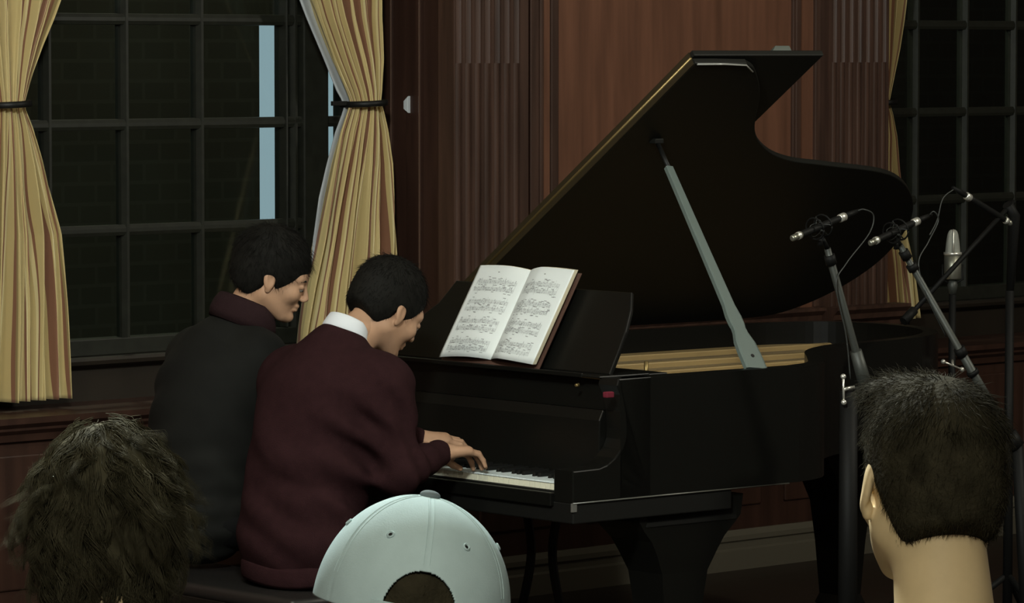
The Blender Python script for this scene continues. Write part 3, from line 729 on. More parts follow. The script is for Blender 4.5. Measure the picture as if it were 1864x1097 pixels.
def hand_prims(side, curl=1.0, spread=1.0):
    """palm along +x from the wrist at 0, thumb on side*-y for a palm facing down, back of hand up"""
    p = [('c', '+', .01, (-.06, 0, .002), (.0, 0, 0), .029, .024),
         ('c', '+', .02, (.01, .016*side, 0), (.075, .028*side, .004), .016, .012),
         ('c', '+', .02, (.01, .004*side, .002), (.080, .009*side, .008), .017, .012),
         ('c', '+', .02, (.01, -.008*side, .002), (.080, -.011*side, .008), .017, .012),
         ('c', '+', .02, (.01, -.016*side, 0), (.076, -.030*side, .004), .016, .012)]
    F = [(.027, .074, .002, .034, .022, .018, .0082, .16), (.009, .080, .007, .042, .027, .020, .0088, .05), (-.010, .081, .007, .045, .029, .021, .0090, -.03), (-.029, .077, .003, .040, .026, .020, .0090, -.14)]
    for i, (y, x, z, a, b, c, r, sp) in enumerate(F):
        P0 = Vector((x, y*side, z)); d = Euler((0, (.18+.10*i*0+.05)*curl, sp*spread*side)).to_matrix() @ Vector((1, 0, 0))
        an = .30*curl; P1 = P0+d*a; d2 = Euler((0, .95*curl+an*0, sp*spread*side)).to_matrix() @ Vector((1, 0, 0)); P2 = P1+d2*b
        d3 = Euler((0, 1.25*curl, sp*spread*side)).to_matrix() @ Vector((1, 0, 0)); P3 = P2+d3*c
        p += [('c', '+', .006, tuple(P0), tuple(P1), r*1.1, r), ('c', '+', .003, tuple(P1), tuple(P2), r, r*.9), ('c', '+', .003, tuple(P2), tuple(P3), r*.9, r*.75)]
    T0 = Vector((.012, -.020*side, -.006)); T1 = Vector((.040, -.042*side, -.020)); T2 = Vector((.072, -.048*side, -.034)); T3 = Vector((.094, -.042*side, -.044))
    p += [('c', '+', .014, tuple(T0), tuple(T1), .017, .012), ('c', '+', .004, tuple(T1), tuple(T2), .0115, .010), ('c', '+', .003, tuple(T2), tuple(T3), .010, .008)]
    return p
def hand_geo(side, curl=1.0, spread=1.0): return surfnet(sdf(hand_prims(side, curl, spread)), (-.10, -.075, -.10), (.18, .075, .04), .0028)

def person(label, base, yaw=0): return thing('person', label, 'person', base, yaw)
def place(name, VQ, m, root):
    A = np.array(root.matrix_basis.inverted() if False else Matrix.Identity(4))
    o = link(name, mesh_np(name, *VQ), m, root); return o
def eyes(root, HM, m):
    for s in (1, -1):
        b = bmesh.new(); ball(b, (0, 0, 0), .0085, 3); bmesh.ops.transform(b, matrix=HM @ Matrix.Translation((.0835, s*.031, -.010)), verts=b.verts); e = bm_obj('eye', b, mat('eye_white', (.20, .17, .14), .3), root, True)
        b = bmesh.new(); ball(b, (0, 0, 0), .0048, 2); bmesh.ops.transform(b, matrix=HM @ Matrix.Translation((.0885, s*.031, -.012)), verts=b.verts); bm_obj('iris', b, mat('eye_dark', (.01, .008, .006), .2), e, True)
def short_hair(root, HM, m, name='hair', top=.012, N=5200, L=.022, fringe=.0, nape=-.075, seed=1, sideburn=True, back=0, r=.0007, up=.5, cut=None, quiff=False):
    """hair mass clinging to the skull, hairline cut around face, ears and nape, with short strands over it"""
    pr = [('e', '+', .01, (-.022, 0, .034), (.103+top*.5, .081+top*.35, .090+top)),
          ('e', '+', .03, (-.060, 0, -.020), (.060, .066, .075)),
          ('e', '-', .012, (.095, 0, -.055), (.068, .12, .105+fringe)),        # face
          ('e', '-', .008, (-.004, .088, -.034), (.022, .030, .040)), ('e', '-', .008, (-.004, -.088, -.034), (.022, .030, .040)),
          ('p', '&', .01, (-.06, 0, nape), (-.45, 0, -1.0))]
    if quiff: pr.insert(2, ('e', '+', .03, (.045, .02, .096), (.052, .046, .024)))
    if cut is not None: pr.append(('p', '&', .01, (0, 0, cut), (0, 0, 1.0)))
    f = sdf(pr); V, Q = surfnet(f, (-.16, -.13, -.16), (.14, .13, .16), .004)
    P, nm = sample(V, Q, N, lambda P: P[:, 2] > nape-.01, seed)
    crown = np.array([-.060, 0, .150]); d = P-crown; t = d-nm*(d*nm).sum(1)[:, None]; t /= np.linalg.norm(t, axis=1)[:, None]+1e-6
    g = np.random.default_rng(seed); D = t+nm*up+g.normal(size=P.shape)*.30
    sv = strands(P-nm*.003, D, L*g.uniform(.6, 1.25, len(P))*np.where(P[:, 2] > .06, 1.25, .65), r, 4, .004, .3, seed=seed)
    o = link(name, mesh_np(name, *xf(join_np([(V, Q), sv]), HM)), m, root); return o

# ---- player in maroon (coordinates in piano space, then moved to the world through its root)
def PV(u, v, z): return (u, v, z)
R1 = person('person in a maroon sweater over a white collared shirt, playing the keys nearest the camera', PO, PYAW)
hc = (-.188, .604, 1.216)
HM1 = TRS(hc, math.radians(-4), math.radians(32), math.radians(4), 1.09)
neckb = (-.365, .615, 1.110)
sh_r, sh_l = (-.345, .425, .990), (-.385, .812, .990)
el_r, el_l = (-.335, .362, .765), (-.30, .86, .77)
wr_r, wr_l = (-.150, .425, .800), (-.110, .580, .825)
torso1 = [('e', '+', .05, (-.50, .625, .57), (.165, .215, .18)),
          ('e', '+', .10, (-.48, .620, .78), (.150, .205, .20)),
          ('e', '+', .08, (-.43, .620, .96), (.150, .220, .150), (0, .5, 0)),
          ('c', '+', .06, (-.36, .455, 1.012), (-.40, .79, 1.012), .072, .072),
          ('c', '+', .07, (-.40, .61, 1.05), neckb, .085, .062),
          ('c', '+', .08, (-.375, .615, 1.092), (-.36, .44, 1.005), .052, .062), ('c', '+', .08, (-.385, .615, 1.092), (-.39, .785, 1.005), .052, .062)]
arms1 = [('c', '+', .10, sh_r, el_r, .070, .058), ('c', '+', .035, el_r, wr_r, .058, .040),
         ('c', '+', .10, sh_l, el_l, .070, .056), ('c', '+', .035, el_l, wr_l, .056, .040)]
def fold(f, amp, dirs):
    def g(P):
        d = f(P)
        for (n, ph, k, c, s) in dirs:
            n = np.array(n); wgt = np.exp(-((P-np.array(c))**2).sum(1)/(2*s*s)); d = d+amp*wgt*np.sin(P@n*k+ph)
        return d
    return g
f1 = fold(sdf(torso1+arms1), .010, [((.5, .3, .8), 0, 60, (-.5, .45, .72), .13), ((.2, -.6, .75), 1, 70, (-.42, .42, .86), .10), ((.5, -.35, .8), .5, 70, (-.55, .6, .60), .10), ((.9, .2, .3), .5, 80, (-.30, .36, .80), .07), ((.3, .5, -.8), .5, 38, (-.55, .6, .8), .12), ((.7, -.3, .6), 0, 70, (-.34, .36, .93), .06)])
V, Q = surfnet(f1, (-.74, .2, .455), (0, 1.06, 1.22), .0085)
sw = link('sweater', mesh_np('sweater', V, Q), MAROON, R1); sw['label'] = 'maroon knitted sweater'
# ribbed hem and cuffs
hb = bmesh.new(); N = 64
prof = [(.500, .97), (.490, 1.0), (.47, 1.01), (.45, 1.0), (.44, .97)]
rr = [[hb.verts.new((-.50+.153*k_*math.cos(2*PI*i/N), .625+.200*k_*math.sin(2*PI*i/N), z+.006*math.sin(6*PI*i/N))) for i in range(N)] for z, k_ in prof]
for a, b in zip(rr, rr[1:]):
    for i in range(N): hb.faces.new((a[i], a[(i+1) % N], b[(i+1) % N], b[i]))
hem = bm_obj('hem', hb, MAROON, sw, True); md = hem.modifiers.new('t', 'SOLIDIFY'); md.thickness = .006
# body: head, neck, torso inside the clothes, hands
def hand_matrix(wr, tip_dir, pitch, roll): 
    return Matrix.Translation(wr) @ Matrix.Rotation(tip_dir, 4, 'Z') @ Matrix.Rotation(pitch, 4, 'Y') @ Matrix.Rotation(roll, 4, 'X')
parts = [xf(head_geo(), HM1)]
neck = [('c', '+', .02, tuple(HM1 @ Vector((-.04, 0, -.06))), (-.37, .612, 1.11), .050, .056), ('e', '+', .03, (-.44, .6, .9), (.11, .16, .2)), ('e', '+', .05, (-.49, .6, .62), (.13, .17, .14)),
        ('c', '+', .02, sh_r, el_r, .045, .04), ('c', '+', .02, el_r, wr_r, .04, .026), ('c', '+', .02, sh_l, el_l, .045, .04), ('c', '+', .02, el_l, wr_l, .04, .026)]
parts.append(surfnet(sdf(neck), (-.68, .25, .50), (0, .95, 1.28), .010))
HR = hand_matrix((-.133, .422, .802), math.radians(-2), math.radians(4), math.radians(-6)); HL = hand_matrix((-.098, .575, .828), math.radians(-22), math.radians(4), math.radians(8))
parts.append(xf(hand_geo(-1, .95), HR)); parts.append(xf(hand_geo(1, .8), HL))
b1 = link('body', mesh_np('body', *join_np(parts)), SKIN, R1)
eyes(R1, HM1, SKIN)
short_hair(R1, HM1, HAIR, nape=-.062, seed=4, top=.012, L=.020, up=.25, N=8000, r=.0005)
# shirt collar: band around the tilted neck
cbm = bmesh.new(); N = 48; axisM = Matrix.Translation((-.345, .612, 1.152)) @ Matrix.Rotation(math.radians(30), 4, 'Y')
rings = []
for (rad_, z) in ((.066, -.022), (.070, .0), (.067, .018), (.063, .034), (.058, .036), (.061, .018), (.062, -.02)):
    rings.append([cbm.verts.new(axisM @ Vector((rad_*math.cos(2*PI*i/N), rad_*1.02*math.sin(2*PI*i/N), z-(.020 if z > 0 else 0)*max(0, math.cos(2*PI*i/N))))) for i in range(N)])
for a, b in zip(rings, rings[1:]+rings[:1]):
    for i in range(N): cbm.faces.new((a[i], a[(i+1) % N], b[(i+1) % N], b[i]))
col = bm_obj('shirt_collar', cbm, SHIRT, R1, True); col['label'] = 'white shirt collar'
# trousers and shoes
def legs(root, hipc, kn, ft, m, wide=.16, dirx=1):
    p = [('e', '+', .05, hipc, (.15, .19, .10))]
    for s in (-1, 1):
        k = (kn[0], hipc[1]+s*wide*.8, kn[2]); h = (hipc[0]+.02, hipc[1]+s*wide*.55, hipc[2]); a = (ft[0], hipc[1]+s*wide*.8, .09)
        p += [('c', '+', .05, h, k, .085, .062), ('c', '+', .03, k, a, .062, .045)]
    lo = [min(hipc[0], kn[0], ft[0])-.2, hipc[1]-.3, 0]; hi = [max(hipc[0], kn[0], ft[0])+.2, hipc[1]+.3, hipc[2]+.2]
    t = link('trousers', mesh_np('trousers', *surfnet(sdf(p), lo, hi, .016)), m, root)
    for s in (-1, 1):
        q = [('c', '+', .02, (ft[0]-.03, hipc[1]+s*wide*.8, .045), (ft[0]+.14, hipc[1]+s*wide*.8, .035), .042, .034), ('p', '&', .004, (0, 0, .0), (0, 0, -1))]
        link('shoe', mesh_np('shoe', *surfnet(sdf(q), (ft[0]-.12, hipc[1]+s*wide*.8-.08, -.02), (ft[0]+.22, hipc[1]+s*wide*.8+.08, .12), .008)), BLACKM, root)
legs(R1, (-.50, .62, .545), (-.07, 0, .52), (-.08, 0, 0), TROUSER)

# ---- player in the black jacket
R2 = person('person in a black jacket with dark ribbed collar, face in profile, on the far side', PO, PYAW)
hc2 = (-.280, 1.040, 1.298)
HM2 = TRS(hc2, math.radians(-38), math.radians(20), math.radians(4), 1.05)
torso2 = [('e', '+', .05, (-.50, 1.125, .60), (.16, .185, .16)), ('e', '+', .10, (-.48, 1.125, .80), (.155, .188, .20)),
          ('e', '+', .08, (-.44, 1.125, .97), (.155, .197, .17), (0, .35, 0)), ('c', '+', .06, (-.38, .99, 1.06), (-.40, 1.26, 1.05), .075, .075),
          ('c', '+', .07, (-.40, 1.125, 1.08), (-.355, 1.11, 1.15), .10, .075)]
a2 = [('c', '+', .06, (-.37, .990, 1.05), (-.36, 1.015, .80), .070, .056), ('c', '+', .04, (-.36, 1.015, .80), (-.115, .985, .83), .056, .044),
      ('c', '+', .06, (-.40, 1.265, 1.045), (-.40, 1.31, .79), .078, .064), ('c', '+', .04, (-.40, 1.31, .79), (-.115, 1.24, .83), .064, .044)]
f2 = fold(sdf(torso2+a2), .007, [((.4, .3, .85), 0, 55, (-.5, 1.2, .9), .12), ((.2, -.6, .75), 1, 60, (-.45, 1.3, .8), .10), ((0, .1, 1), .5, 85, (-.5, 1.13, .56), .14), ((.6, .5, .6), 1, 60, (-.5, .98, .75), .10)])
V, Q = surfnet(f2, (-.74, .75, .44), (-.02, 1.56, 1.28), .009)
jk = link('jacket', mesh_np('jacket', V, Q), JACKET, R2)
cbm = bmesh.new(); axisM = Matrix.Translation((-.345, 1.105, 1.175)) @ Matrix.Rotation(math.radians(22), 4, 'Y') @ Matrix.Rotation(math.radians(8), 4, 'X')
rings = []
for (rad_, z) in ((.100, -.035), (.106, -.01), (.103, .02), (.094, .042), (.080, .046), (.076, .02), (.080, -.03)):
    rings.append([cbm.verts.new(axisM @ Vector((rad_*math.cos(2*PI*i/N), rad_*1.02*math.sin(2*PI*i/N), z-(.03 if z > 0 else 0)*max(0, math.cos(2*PI*i/N))))) for i in range(N)])
for a, b in zip(rings, rings[1:]+rings[:1]):
    for i in range(N): cbm.faces.new((a[i], a[(i+1) % N], b[(i+1) % N], b[i]))
c2 = bm_obj('jacket_collar', cbm, COLLARK, jk, True); c2['label'] = 'dark maroon ribbed collar'
parts = [xf(head_geo(.003), HM2)]
nk = [('c', '+', .02, tuple(HM2 @ Vector((-.035, 0, -.06))), (-.36, 1.11, 1.13), .050, .06), ('e', '+', .03, (-.45, 1.13, .92), (.12, .17, .2)), ('e', '+', .05, (-.49, 1.135, .62), (.13, .17, .14))]
parts.append(surfnet(sdf(nk), (-.68, .85, .48), (-.2, 1.4, 1.30), .012))
parts.append(xf(hand_geo(-1, .9), hand_matrix((-.10, .98, .832), 0, math.radians(6), 0))); parts.append(xf(hand_geo(1, .9), hand_matrix((-.10, 1.235, .832), math.radians(-4), math.radians(6), 0)))
link('body', mesh_np('body', *join_np(parts)), SKIN, R2)
eyes(R2, HM2, SKIN)
short_hair(R2, HM2, HAIR, nape=-.075, seed=9, top=.018, L=.030, fringe=-.022, up=.2, N=8000, r=.0005)
eb = bmesh.new()
for s in (1, -1): tube(eb, [HM2 @ Vector(p) for p in ((.092, s*.018, .013), (.090, s*.032, .017), (.078, s*.048, .012))], [.002, .003, .0015], 6)
bm_obj('eyebrows', eb, HAIR, R2)
legs(R2, (-.50, 1.135, .575), (-.07, 0, .52), (-.08, 0, 0), TROUSER)

# ---- audience
VH = PI/2-PHI      # heading of the camera's view in the ground plane
def standing(root_label, headpx, depth, yaw, pitch, roll, sc=1.0):
    p = atd(headpx[0], headpx[1], depth); root = person(root_label, (p.x, p.y, 0), yaw)
    HM = Matrix.Translation((0, 0, p.z)) @ Matrix.Rotation(pitch, 4, 'Y') @ Matrix.Rotation(roll, 4, 'X') @ Matrix.Scale(sc, 4)
    return root, HM, p.z
def lower(root, z, top_m, skin, top_name, HM, neckdrop=.20, hi=.0):
    nb = HM @ Vector((-.050, 0, -.14)); x0 = nb.x-.03
    sz = z-neckdrop-.035
    t = [('c', '+', .05, (x0, -.14, sz-.02+hi), (x0, .14, sz-.02+hi), .062, .062), ('e', '+', .08, (x0, 0, sz-.19), (.115, .17, .20)), ('e', '+', .08, (x0, 0, sz-.42), (.11, .155, .16)),
         ('c', '+', .05, (x0, -.185, sz-.03), (x0-.02, -.225, sz-.30), .055, .045), ('c', '+', .03, (x0-.02, -.225, sz-.30), (x0+.07, -.20, sz-.53), .045, .033),
         ('c', '+', .05, (x0, .185, sz-.03), (x0-.02, .225, sz-.30), .055, .045), ('c', '+', .03, (x0-.02, .225, sz-.30), (x0+.07, .20, sz-.53), .045, .033)]
    link(top_name, mesh_np(top_name, *surfnet(sdf(t), (x0-.2, -.34, sz-.62), (x0+.2, .34, sz+.10), .012)), top_m, root)
    parts = [surfnet(sdf([('c', '+', .02, tuple(HM @ Vector((-.035, 0, -.06))), (x0+.01, 0, sz+.03), .054, .060), ('c', '+', .07, (x0, -.10, sz-.005+hi), (x0, .10, sz-.005+hi), .048, .048), ('e', '+', .05, (x0, 0, sz-.2), (.10, .15, .2)),
                          ]), (x0-.2, -.3, sz-.45), (x0+.25, .3, z), .010)]
    for s in (-1, 1): parts.append(xf(hand_geo(s, .4), Matrix.Translation((x0+.078, s*.20, sz-.56)) @ Matrix.Rotation(math.radians(80), 4, 'Y')))
    legz = sz-.55
    p = [('e', '+', .05, (x0, 0, legz), (.11, .155, .12))]
    for s in (-1, 1): p += [('c', '+', .04, (x0, s*.085, legz), (x0+.01, s*.09, legz*.5), .08, .058), ('c', '+', .03, (x0+.01, s*.09, legz*.5), (x0-.01, s*.09, .08), .058, .045)]
    link('trousers', mesh_np('trousers', *surfnet(sdf(p), (x0-.2, -.3, .02), (x0+.2, .3, legz+.2), .018)), TROUSER, root)
    for s in (-1, 1):
        q = [('c', '+', .02, (x0-.03, s*.09, .045), (x0+.14, s*.10, .035), .042, .034), ('p', '&', .004, (0, 0, .0), (0, 0, -1))]
        link('shoe', mesh_np('shoe', *surfnet(sdf(q), (x0-.12, s*.09-.08, -.02), (x0+.22, s*.09+.09, .12), .010)), BLACKM, root)
    return parts
# right: young man with cropped brown hair
R3, HM3, z3 = standing('person with cropped brown hair seen from behind, bare neck, at the lower right', (1692, 874), 4.9, VH+math.radians(14), math.radians(4), math.radians(2), 1.06)
parts = lower(R3, z3, TROUSER, SKIN2, 'shirt', HM3, .215)
parts.append(xf(head_geo(.0035), HM3)); link('body', mesh_np('body', *join_np(parts)), SKIN2, R3)
short_hair(R3, HM3, HAIRB, nape=-.070, seed=12, fringe=-.02, top=-.004, L=.021, N=19000, r=.00045, up=.14, quiff=True)
# left: bushy wavy hair
R4, HM4, z4 = standing('person with bushy wavy brown hair seen from behind, at the lower left', (193, 926), 5.2, VH+math.radians(5), 0, 0, .94)
parts = lower(R4, z4, TROUSER, SKIN2, 'shirt', HM4, .215)
parts.append(xf(head_geo(.005, ears=False), HM4)); link('body', mesh_np('body', *join_np(parts)), SKIN2, R4)
def curly(root, HM):
    cen = np.array([-.02, 0, .01]); rad = np.array([.118, .102, .105])
    f = sdf([('e', '+', .01, (-.024, 0, .022), (.104, .086, .098)), ('e', '+', .04, (-.045, 0, -.05), (.080, .084, .085)), ('e', '-', .01, (.10, 0, -.06), (.07, .09, .10))])
    V, Q = surfnet(f, (-.17, -.14, -.17), (.14, .14, .16), .005); parts = [(V, Q)]
    g = np.random.default_rng(5)
    crown = np.array([-.03, .01, .125])
    NL = 330
    P, nm = sample(V, Q, NL, lambda P: (P[:, 0] < .07), 8)
    d = P-crown; t = d-nm*(d*nm).sum(1)[:, None]; t /= np.linalg.norm(t, axis=1)[:, None]+1e-6
    D0 = t+nm*.10+g.normal(size=P.shape)*.12; Lk = g.uniform(.075, .125, len(P))
    # each lock = bundle of strands sharing its bend
    roots = []; dirs = []; Ls = []
    for i in range(len(P)):
        k = 34
        roots.append(P[i]+g.normal(size=(k, 3))*.006); dirs.append(D0[i]+g.normal(size=(k, 3))*.05); Ls.append(np.full(k, Lk[i])*g.uniform(.8, 1.1, k))
    R = np.concatenate(roots); D = np.concatenate(dirs); L = np.concatenate(Ls)
    # shared wave per lock: run the strand solver per lock phase
    out = []
    for i in range(len(P)):
        s = slice(i*34, (i+1)*34); vq = strands(R[s], D[s], L[s], .0007, 10, 0, .9, cen, rad, seed=i)
        v = vq[0].reshape(34, 11, 3, 3); ph = g.uniform(0, 6.28); a = g.normal(size=3); a /= np.linalg.norm(a)
        tt = np.linspace(0, 1, 11)
        off = (np.sin(tt*10+ph)[:, None]*a+np.cos(tt*10+ph)[:, None]*np.cross(a, [0, 0, 1]))*(.019*tt)[:, None]
        v = v+off[None, :, None, :]; mid = v.mean(axis=(0, 2), keepdims=True); v = mid+(v-mid)*(1-.8*tt**1.2)[None, :, None, None]
        out.append((v.reshape(-1, 3), vq[1]))
    parts += out
    return link('hair', mesh_np('hair', *xf(join_np(parts), HM)), HAIRC, root)
curly(R4, HM4)
# middle: baseball cap
R5, HM5, z5 = standing('person in a pale blue baseball cap, back of the head to the camera', (742, 1128), 4.25, VH+math.radians(5), math.radians(2), math.radians(10), 1.04)
parts = lower(R5, z5, TROUSER, SKIN2, 'shirt', HM5, .205)
parts.append(xf(head_geo(.004), HM5)); link('body', mesh_np('body', *join_np(parts)), SKIN2, R5)
short_hair(R5, HM5, HAIRB, nape=-.07, seed=22, top=-.008, L=.012, N=1500, up=.1, cut=.06)
def cap(root, HM):
    cen = Vector((-.015, 0, .012)); rx, ry, rz = .114, .100, .116
    b = bmesh.new(); NA, NZ = 480, 150; rows = []
    def pt(a, e, off=0):
        seam = min(abs(((a-PI/6*1+PI/6) % (PI/3))-0), abs(((a) % (PI/3))-PI/3))*1.0
        k = 1-.004*math.exp(-(seam/.03)**2)+off
        flat = 1+.015*math.cos(6*a)*math.sin(e)
        return cen+Vector((rx*math.cos(a)*math.cos(e)*k*flat, ry*math.sin(a)*math.cos(e)*k*flat, rz*math.sin(e)**.94*k if e > 0 else 0))
    for j in range(NZ+1):
        e = (PI/2)*j/NZ*.985
        rows.append([b.verts.new(pt(2*PI*i/NA, e)) for i in range(NA)])
    for j in range(NZ):
        for i in range(NA):
            ac = 2*PI*(i+.5)/NA; ec = (PI/2)*(j+.5)/NZ
            if (abs(ac-PI)/.40)**2+(ec/.42)**2 < 1: continue        # opening at the back
            b.faces.new((rows[j][i], rows[j][(i+1) % NA], rows[j+1][(i+1) % NA], rows[j+1][i]))
    b.faces.new(rows[-1]); bmesh.ops.transform(b, matrix=HM, verts=b.verts)
    crown = bm_obj('cap', b, CAPM, root, True); md = crown.modifiers.new('t', 'SOLIDIFY'); md.thickness = .003; crown['label'] = 'pale blue baseball cap'
    b = bmesh.new(); ball(b, cen+Vector((0, 0, rz*.995)), .0105, 3, (1, 1, .5)); 
    for v in b.verts: v.co.z = v.co.z
    for v in b.verts: pass
    bm2 = bmesh.new(); q = bmesh.ops.create_icosphere(bm2, subdivisions=3, radius=.0105)
    for v in bm2.verts: v.co = Vector((v.co.x, v.co.y, v.co.z*.5))+cen+Vector((0, 0, rz+.001))
    b.free(); bmesh.ops.transform(bm2, matrix=HM, verts=bm2.verts); bm_obj('cap_button', bm2, CAPB, crown, True)
    for a in [PI/6+PI/3*k for k in range(6)]:
        p = pt(a+0, .70); nrm = Vector(((p-cen).x/rx**2, (p-cen).y/ry**2, (p-cen).z/rz**2)).normalized()
        e = bmesh.new(); ux = nrm.orthogonal().normalized(); uy = nrm.cross(ux); NR = 14; ring2 = []
        for k in range(NR):
            c_ = p+(ux*math.cos(2*PI*k/NR)+uy*math.sin(2*PI*k/NR))*.0032
            o_ = (ux*math.cos(2*PI*k/NR)+uy*math.sin(2*PI*k/NR))
            ring2.append([e.verts.new(c_+o_*.0012*math.cos(t)+nrm*(.0012*math.sin(t)+.001)) for t in (0, 1.57, 3.14, 4.71)])
        for k in range(NR):
            for t in range(4): e.faces.new((ring2[k][t], ring2[(k+1) % NR][t], ring2[(k+1) % NR][(t+1) % 4], ring2[k][(t+1) % 4]))
        hole = [e.verts.new(p+nrm*.0008+(ux*math.cos(2*PI*k/NR)+uy*math.sin(2*PI*k/NR))*.0021) for k in range(NR)]
        f_ = e.faces.new(hole)
        bmesh.ops.transform(e, matrix=HM, verts=e.verts); eo = bm_obj('eyelet', e, CAPM, crown); eo.data.materials.append(BLACKM)
        for pl in eo.data.polygons:
            if len(pl.vertices) > 4: pl.material_index = 1
    s = bmesh.new()      # stitched seams, slightly raised cords
    for k in range(6):
        a = PI/3*k
        pts_ = [HM @ pt(a, .02+1.5*j/20, .004) for j in range(21) if not (abs(a-PI) < .1 and .02+1.5*j/20 < .37)]
        for sg in (-1, 1): tube(s, [HM @ pt(a+sg*.03/max(.12, math.cos(.02+1.5*j/20)), .02+1.5*j/20, .001) for j in range(3 if not abs(a-PI) < .1 else 6, 20)], .0004, 5)
    bm_obj('seam_stitching', s, CAPM, crown)
    st = bmesh.new()     # adjusting strap across the opening
    prev = None
    for i in range(13):
        a = PI-.50+1.0*i/12; c_ = [HM @ (cen+Vector((rx*1.01*math.cos(a), ry*1.01*math.sin(a), z))) for z in (-.004, .014)]; c_ = [st.verts.new(v) for v in c_]
        if prev: st.faces.new((prev[0], c_[0], c_[1], prev[1]))
        prev = c_
    so = bm_obj('cap_strap', st, CAPM, crown); md = so.modifiers.new('t', 'SOLIDIFY'); md.thickness = .002
    v = bmesh.new(); rws = []  # visor
    for i in range(17):
        a = -.85+1.7*i/16; rws.append([v.verts.new(HM @ (cen+Vector((rx*math.cos(a)*(1)+e*.075*math.cos(a*.9)*math.cos(a), ry*math.sin(a), .002-.020*e-.018*math.sin(a)**2*0)))) for e in (0, .35, .7, 1)])
    for a, b_ in zip(rws, rws[1:]):
        for k in range(3): v.faces.new((a[k], b_[k], b_[k+1], a[k+1]))
    vo = bm_obj('visor', v, CAPM, crown, True); md = vo.modifiers.new('t', 'SOLIDIFY'); md.thickness = .004
cap(R5, HM5)

# ================================================================== MICROPHONES AND STANDS
def vp(px, py, v):      # point on a plane parallel to the piano's side, v metres from it
    n = (PM.to_3x3() @ Vector((0, 1, 0))); return hit(px, py, n, PW(0, v, 0))
def pencil_mic(label, a, b, group=None):
    """small condenser microphone from capsule tip a to connector end b"""
    root = thing('microphone', label, 'microphone', (a+b)/2); A = a-(a+b)/2; B = b-(a+b)/2; d = (B-A); L = d.length; d.normalize(); at_ = lambda t: A+d*L*t
    TB('mic_body', [at_(.16), at_(.18), at_(.80), at_(.84)], [.0095, .0105, .0105, .009], STANDB, root, 16)
    TB('capsule', [at_(0), at_(.015), at_(.07), at_(.075), at_(.10), at_(.16)], [.006, .0095, .0095, .008, .0105, .0105], MICM, root, 16)
    TB('ring', [at_(.10), at_(.105), at_(.14), at_(.145)], [.0108, .0118, .0118, .0108], MICS, root, 16)
    TB('connector', [at_(.84), at_(.85), at_(.93), at_(.94)], [.009, .0125, .0125, .009], MICS, root, 16)
    TB('cable_plug', [at_(.94), at_(1.05), at_(1.2)], [.009, .0085, .005], STANDB, root, 12)
    return root
def shock(label, p, up, axis):
    root = thing('shock_mount', label, 'mount', p); up = up.normalized(); axis = axis.normalized(); s = axis.cross(up).normalized(); upp = s.cross(axis)
    for k in (-1, 1):
        TB('hoop', [axis*k*.02+(s*math.cos(t)+upp*math.sin(t))*.032 for t in [2*PI*i/24 for i in range(25)]], .0028, STANDB, root, 6)
    TB('elastic_cord', [axis*(.02*math.cos(2.5*t))+(s*math.cos(t)+upp*math.sin(t))*(.022+.01*math.cos(6*t)) for t in [2*PI*i/60 for i in range(61)]], .0014, CABLE, root, 5)
    TB('yoke', [upp*-.032, upp*-.055], [.006, .009], STANDB, root, 8)
    return root
def cable(label, pts, r=.0028): 
    pts = spline(pts, 8); o = pts[0]; c = TB('microphone_cable', [p-o for p in pts], r, CABLE, None, 6); c.location = o; return tag(c, label, 'cable')
def tripod(root, base, top, r=.014, spread=.33):
    for k in range(3):
        a = .4+k*2*PI/3; TB('leg', [Vector((0, 0, .26)), Vector((math.cos(a)*spread, math.sin(a)*spread, .012))], [.011, .010], STANDB, root, 8)
    TB('column', [Vector((0, 0, .10)), top], [r*1.15, r], STANDB, root, 12)
def thandle(root, c, half, arm=None):
    bm_ = bmesh.new(); tube(bm_, [c-half, c+half], .0035, 8); 
    for s in (-1, 1): ball(bm_, c+half*s, .0085, 2)
    if arm is not None: tube(bm_, [c, arm], .005, 8)
    bm_obj('tightening_handle', bm_, MICS, root, True)
# stand A (left): slanting boom in front of the piano
vA = -.22
A0, A1 = vp(1506, 452, vA), vp(1572, 690, vA)
colA = vp(1545, 712, vA-.04)
rootA = thing('microphone_stand', 'boom microphone stand leaning over the piano rim, holding the left small microphone', 'stand', (colA.x, colA.y, 0))
LA = lambda p: p-Vector((colA.x, colA.y, 0))
A2 = A1+(A1-A0)*.12
tripod(rootA, colA, Vector((0, 0, colA.z)), .026)
TB('boom', [LA(A0), LA(A0+(A1-A0)*.08), LA(A0+(A1-A0)*.085), LA(A1), LA(A2)], [.010, .010, .0115, .0115, .0125], STAND, rootA, 12)
dA = (A1-A0).normalized()
TB('boom_tip', [LA(A0), LA(A0.lerp(vp(1490, 418, vA-.01), .62))], [.008, .006], STANDB, rootA, 8)
TB('boom_coupling', [LA(A0+(A1-A0)*.05), LA(A0+(A1-A0)*.12)], .0165, STANDB, rootA, 12)
TB('boom_sleeve', [LA(A0+(A1-A0)*.78), LA(A2)], [.018, .022], STAND, rootA, 12)
TB('boom_clamp', [LA(A1)+Vector((0, 0, -.02)), LA(A2)+Vector((0, 0, -.03)), Vector((0, 0, colA.z-.01))], [.026, .028, .024], STANDB, rootA, 12)
h1 = vp(1535, 685, vA-.06); h2 = vp(1536, 732, vA-.06); thandle(rootA, LA((h1+h2)/2), LA(h2)-LA((h1+h2)/2), Vector((0, -.02, (h1.z+h2.z)/2+.005)))
mA = (vp(1441, 434, vA-.03), vp(1544, 391, vA+.01))
pencil_mic('small black condenser microphone with silver rings, left one above the piano rim', *mA)
mid = mA[0].lerp(mA[1], .48); shock('wire shock mount cradling the left small microphone', mid, mid-A0, mA[1]-mA[0])
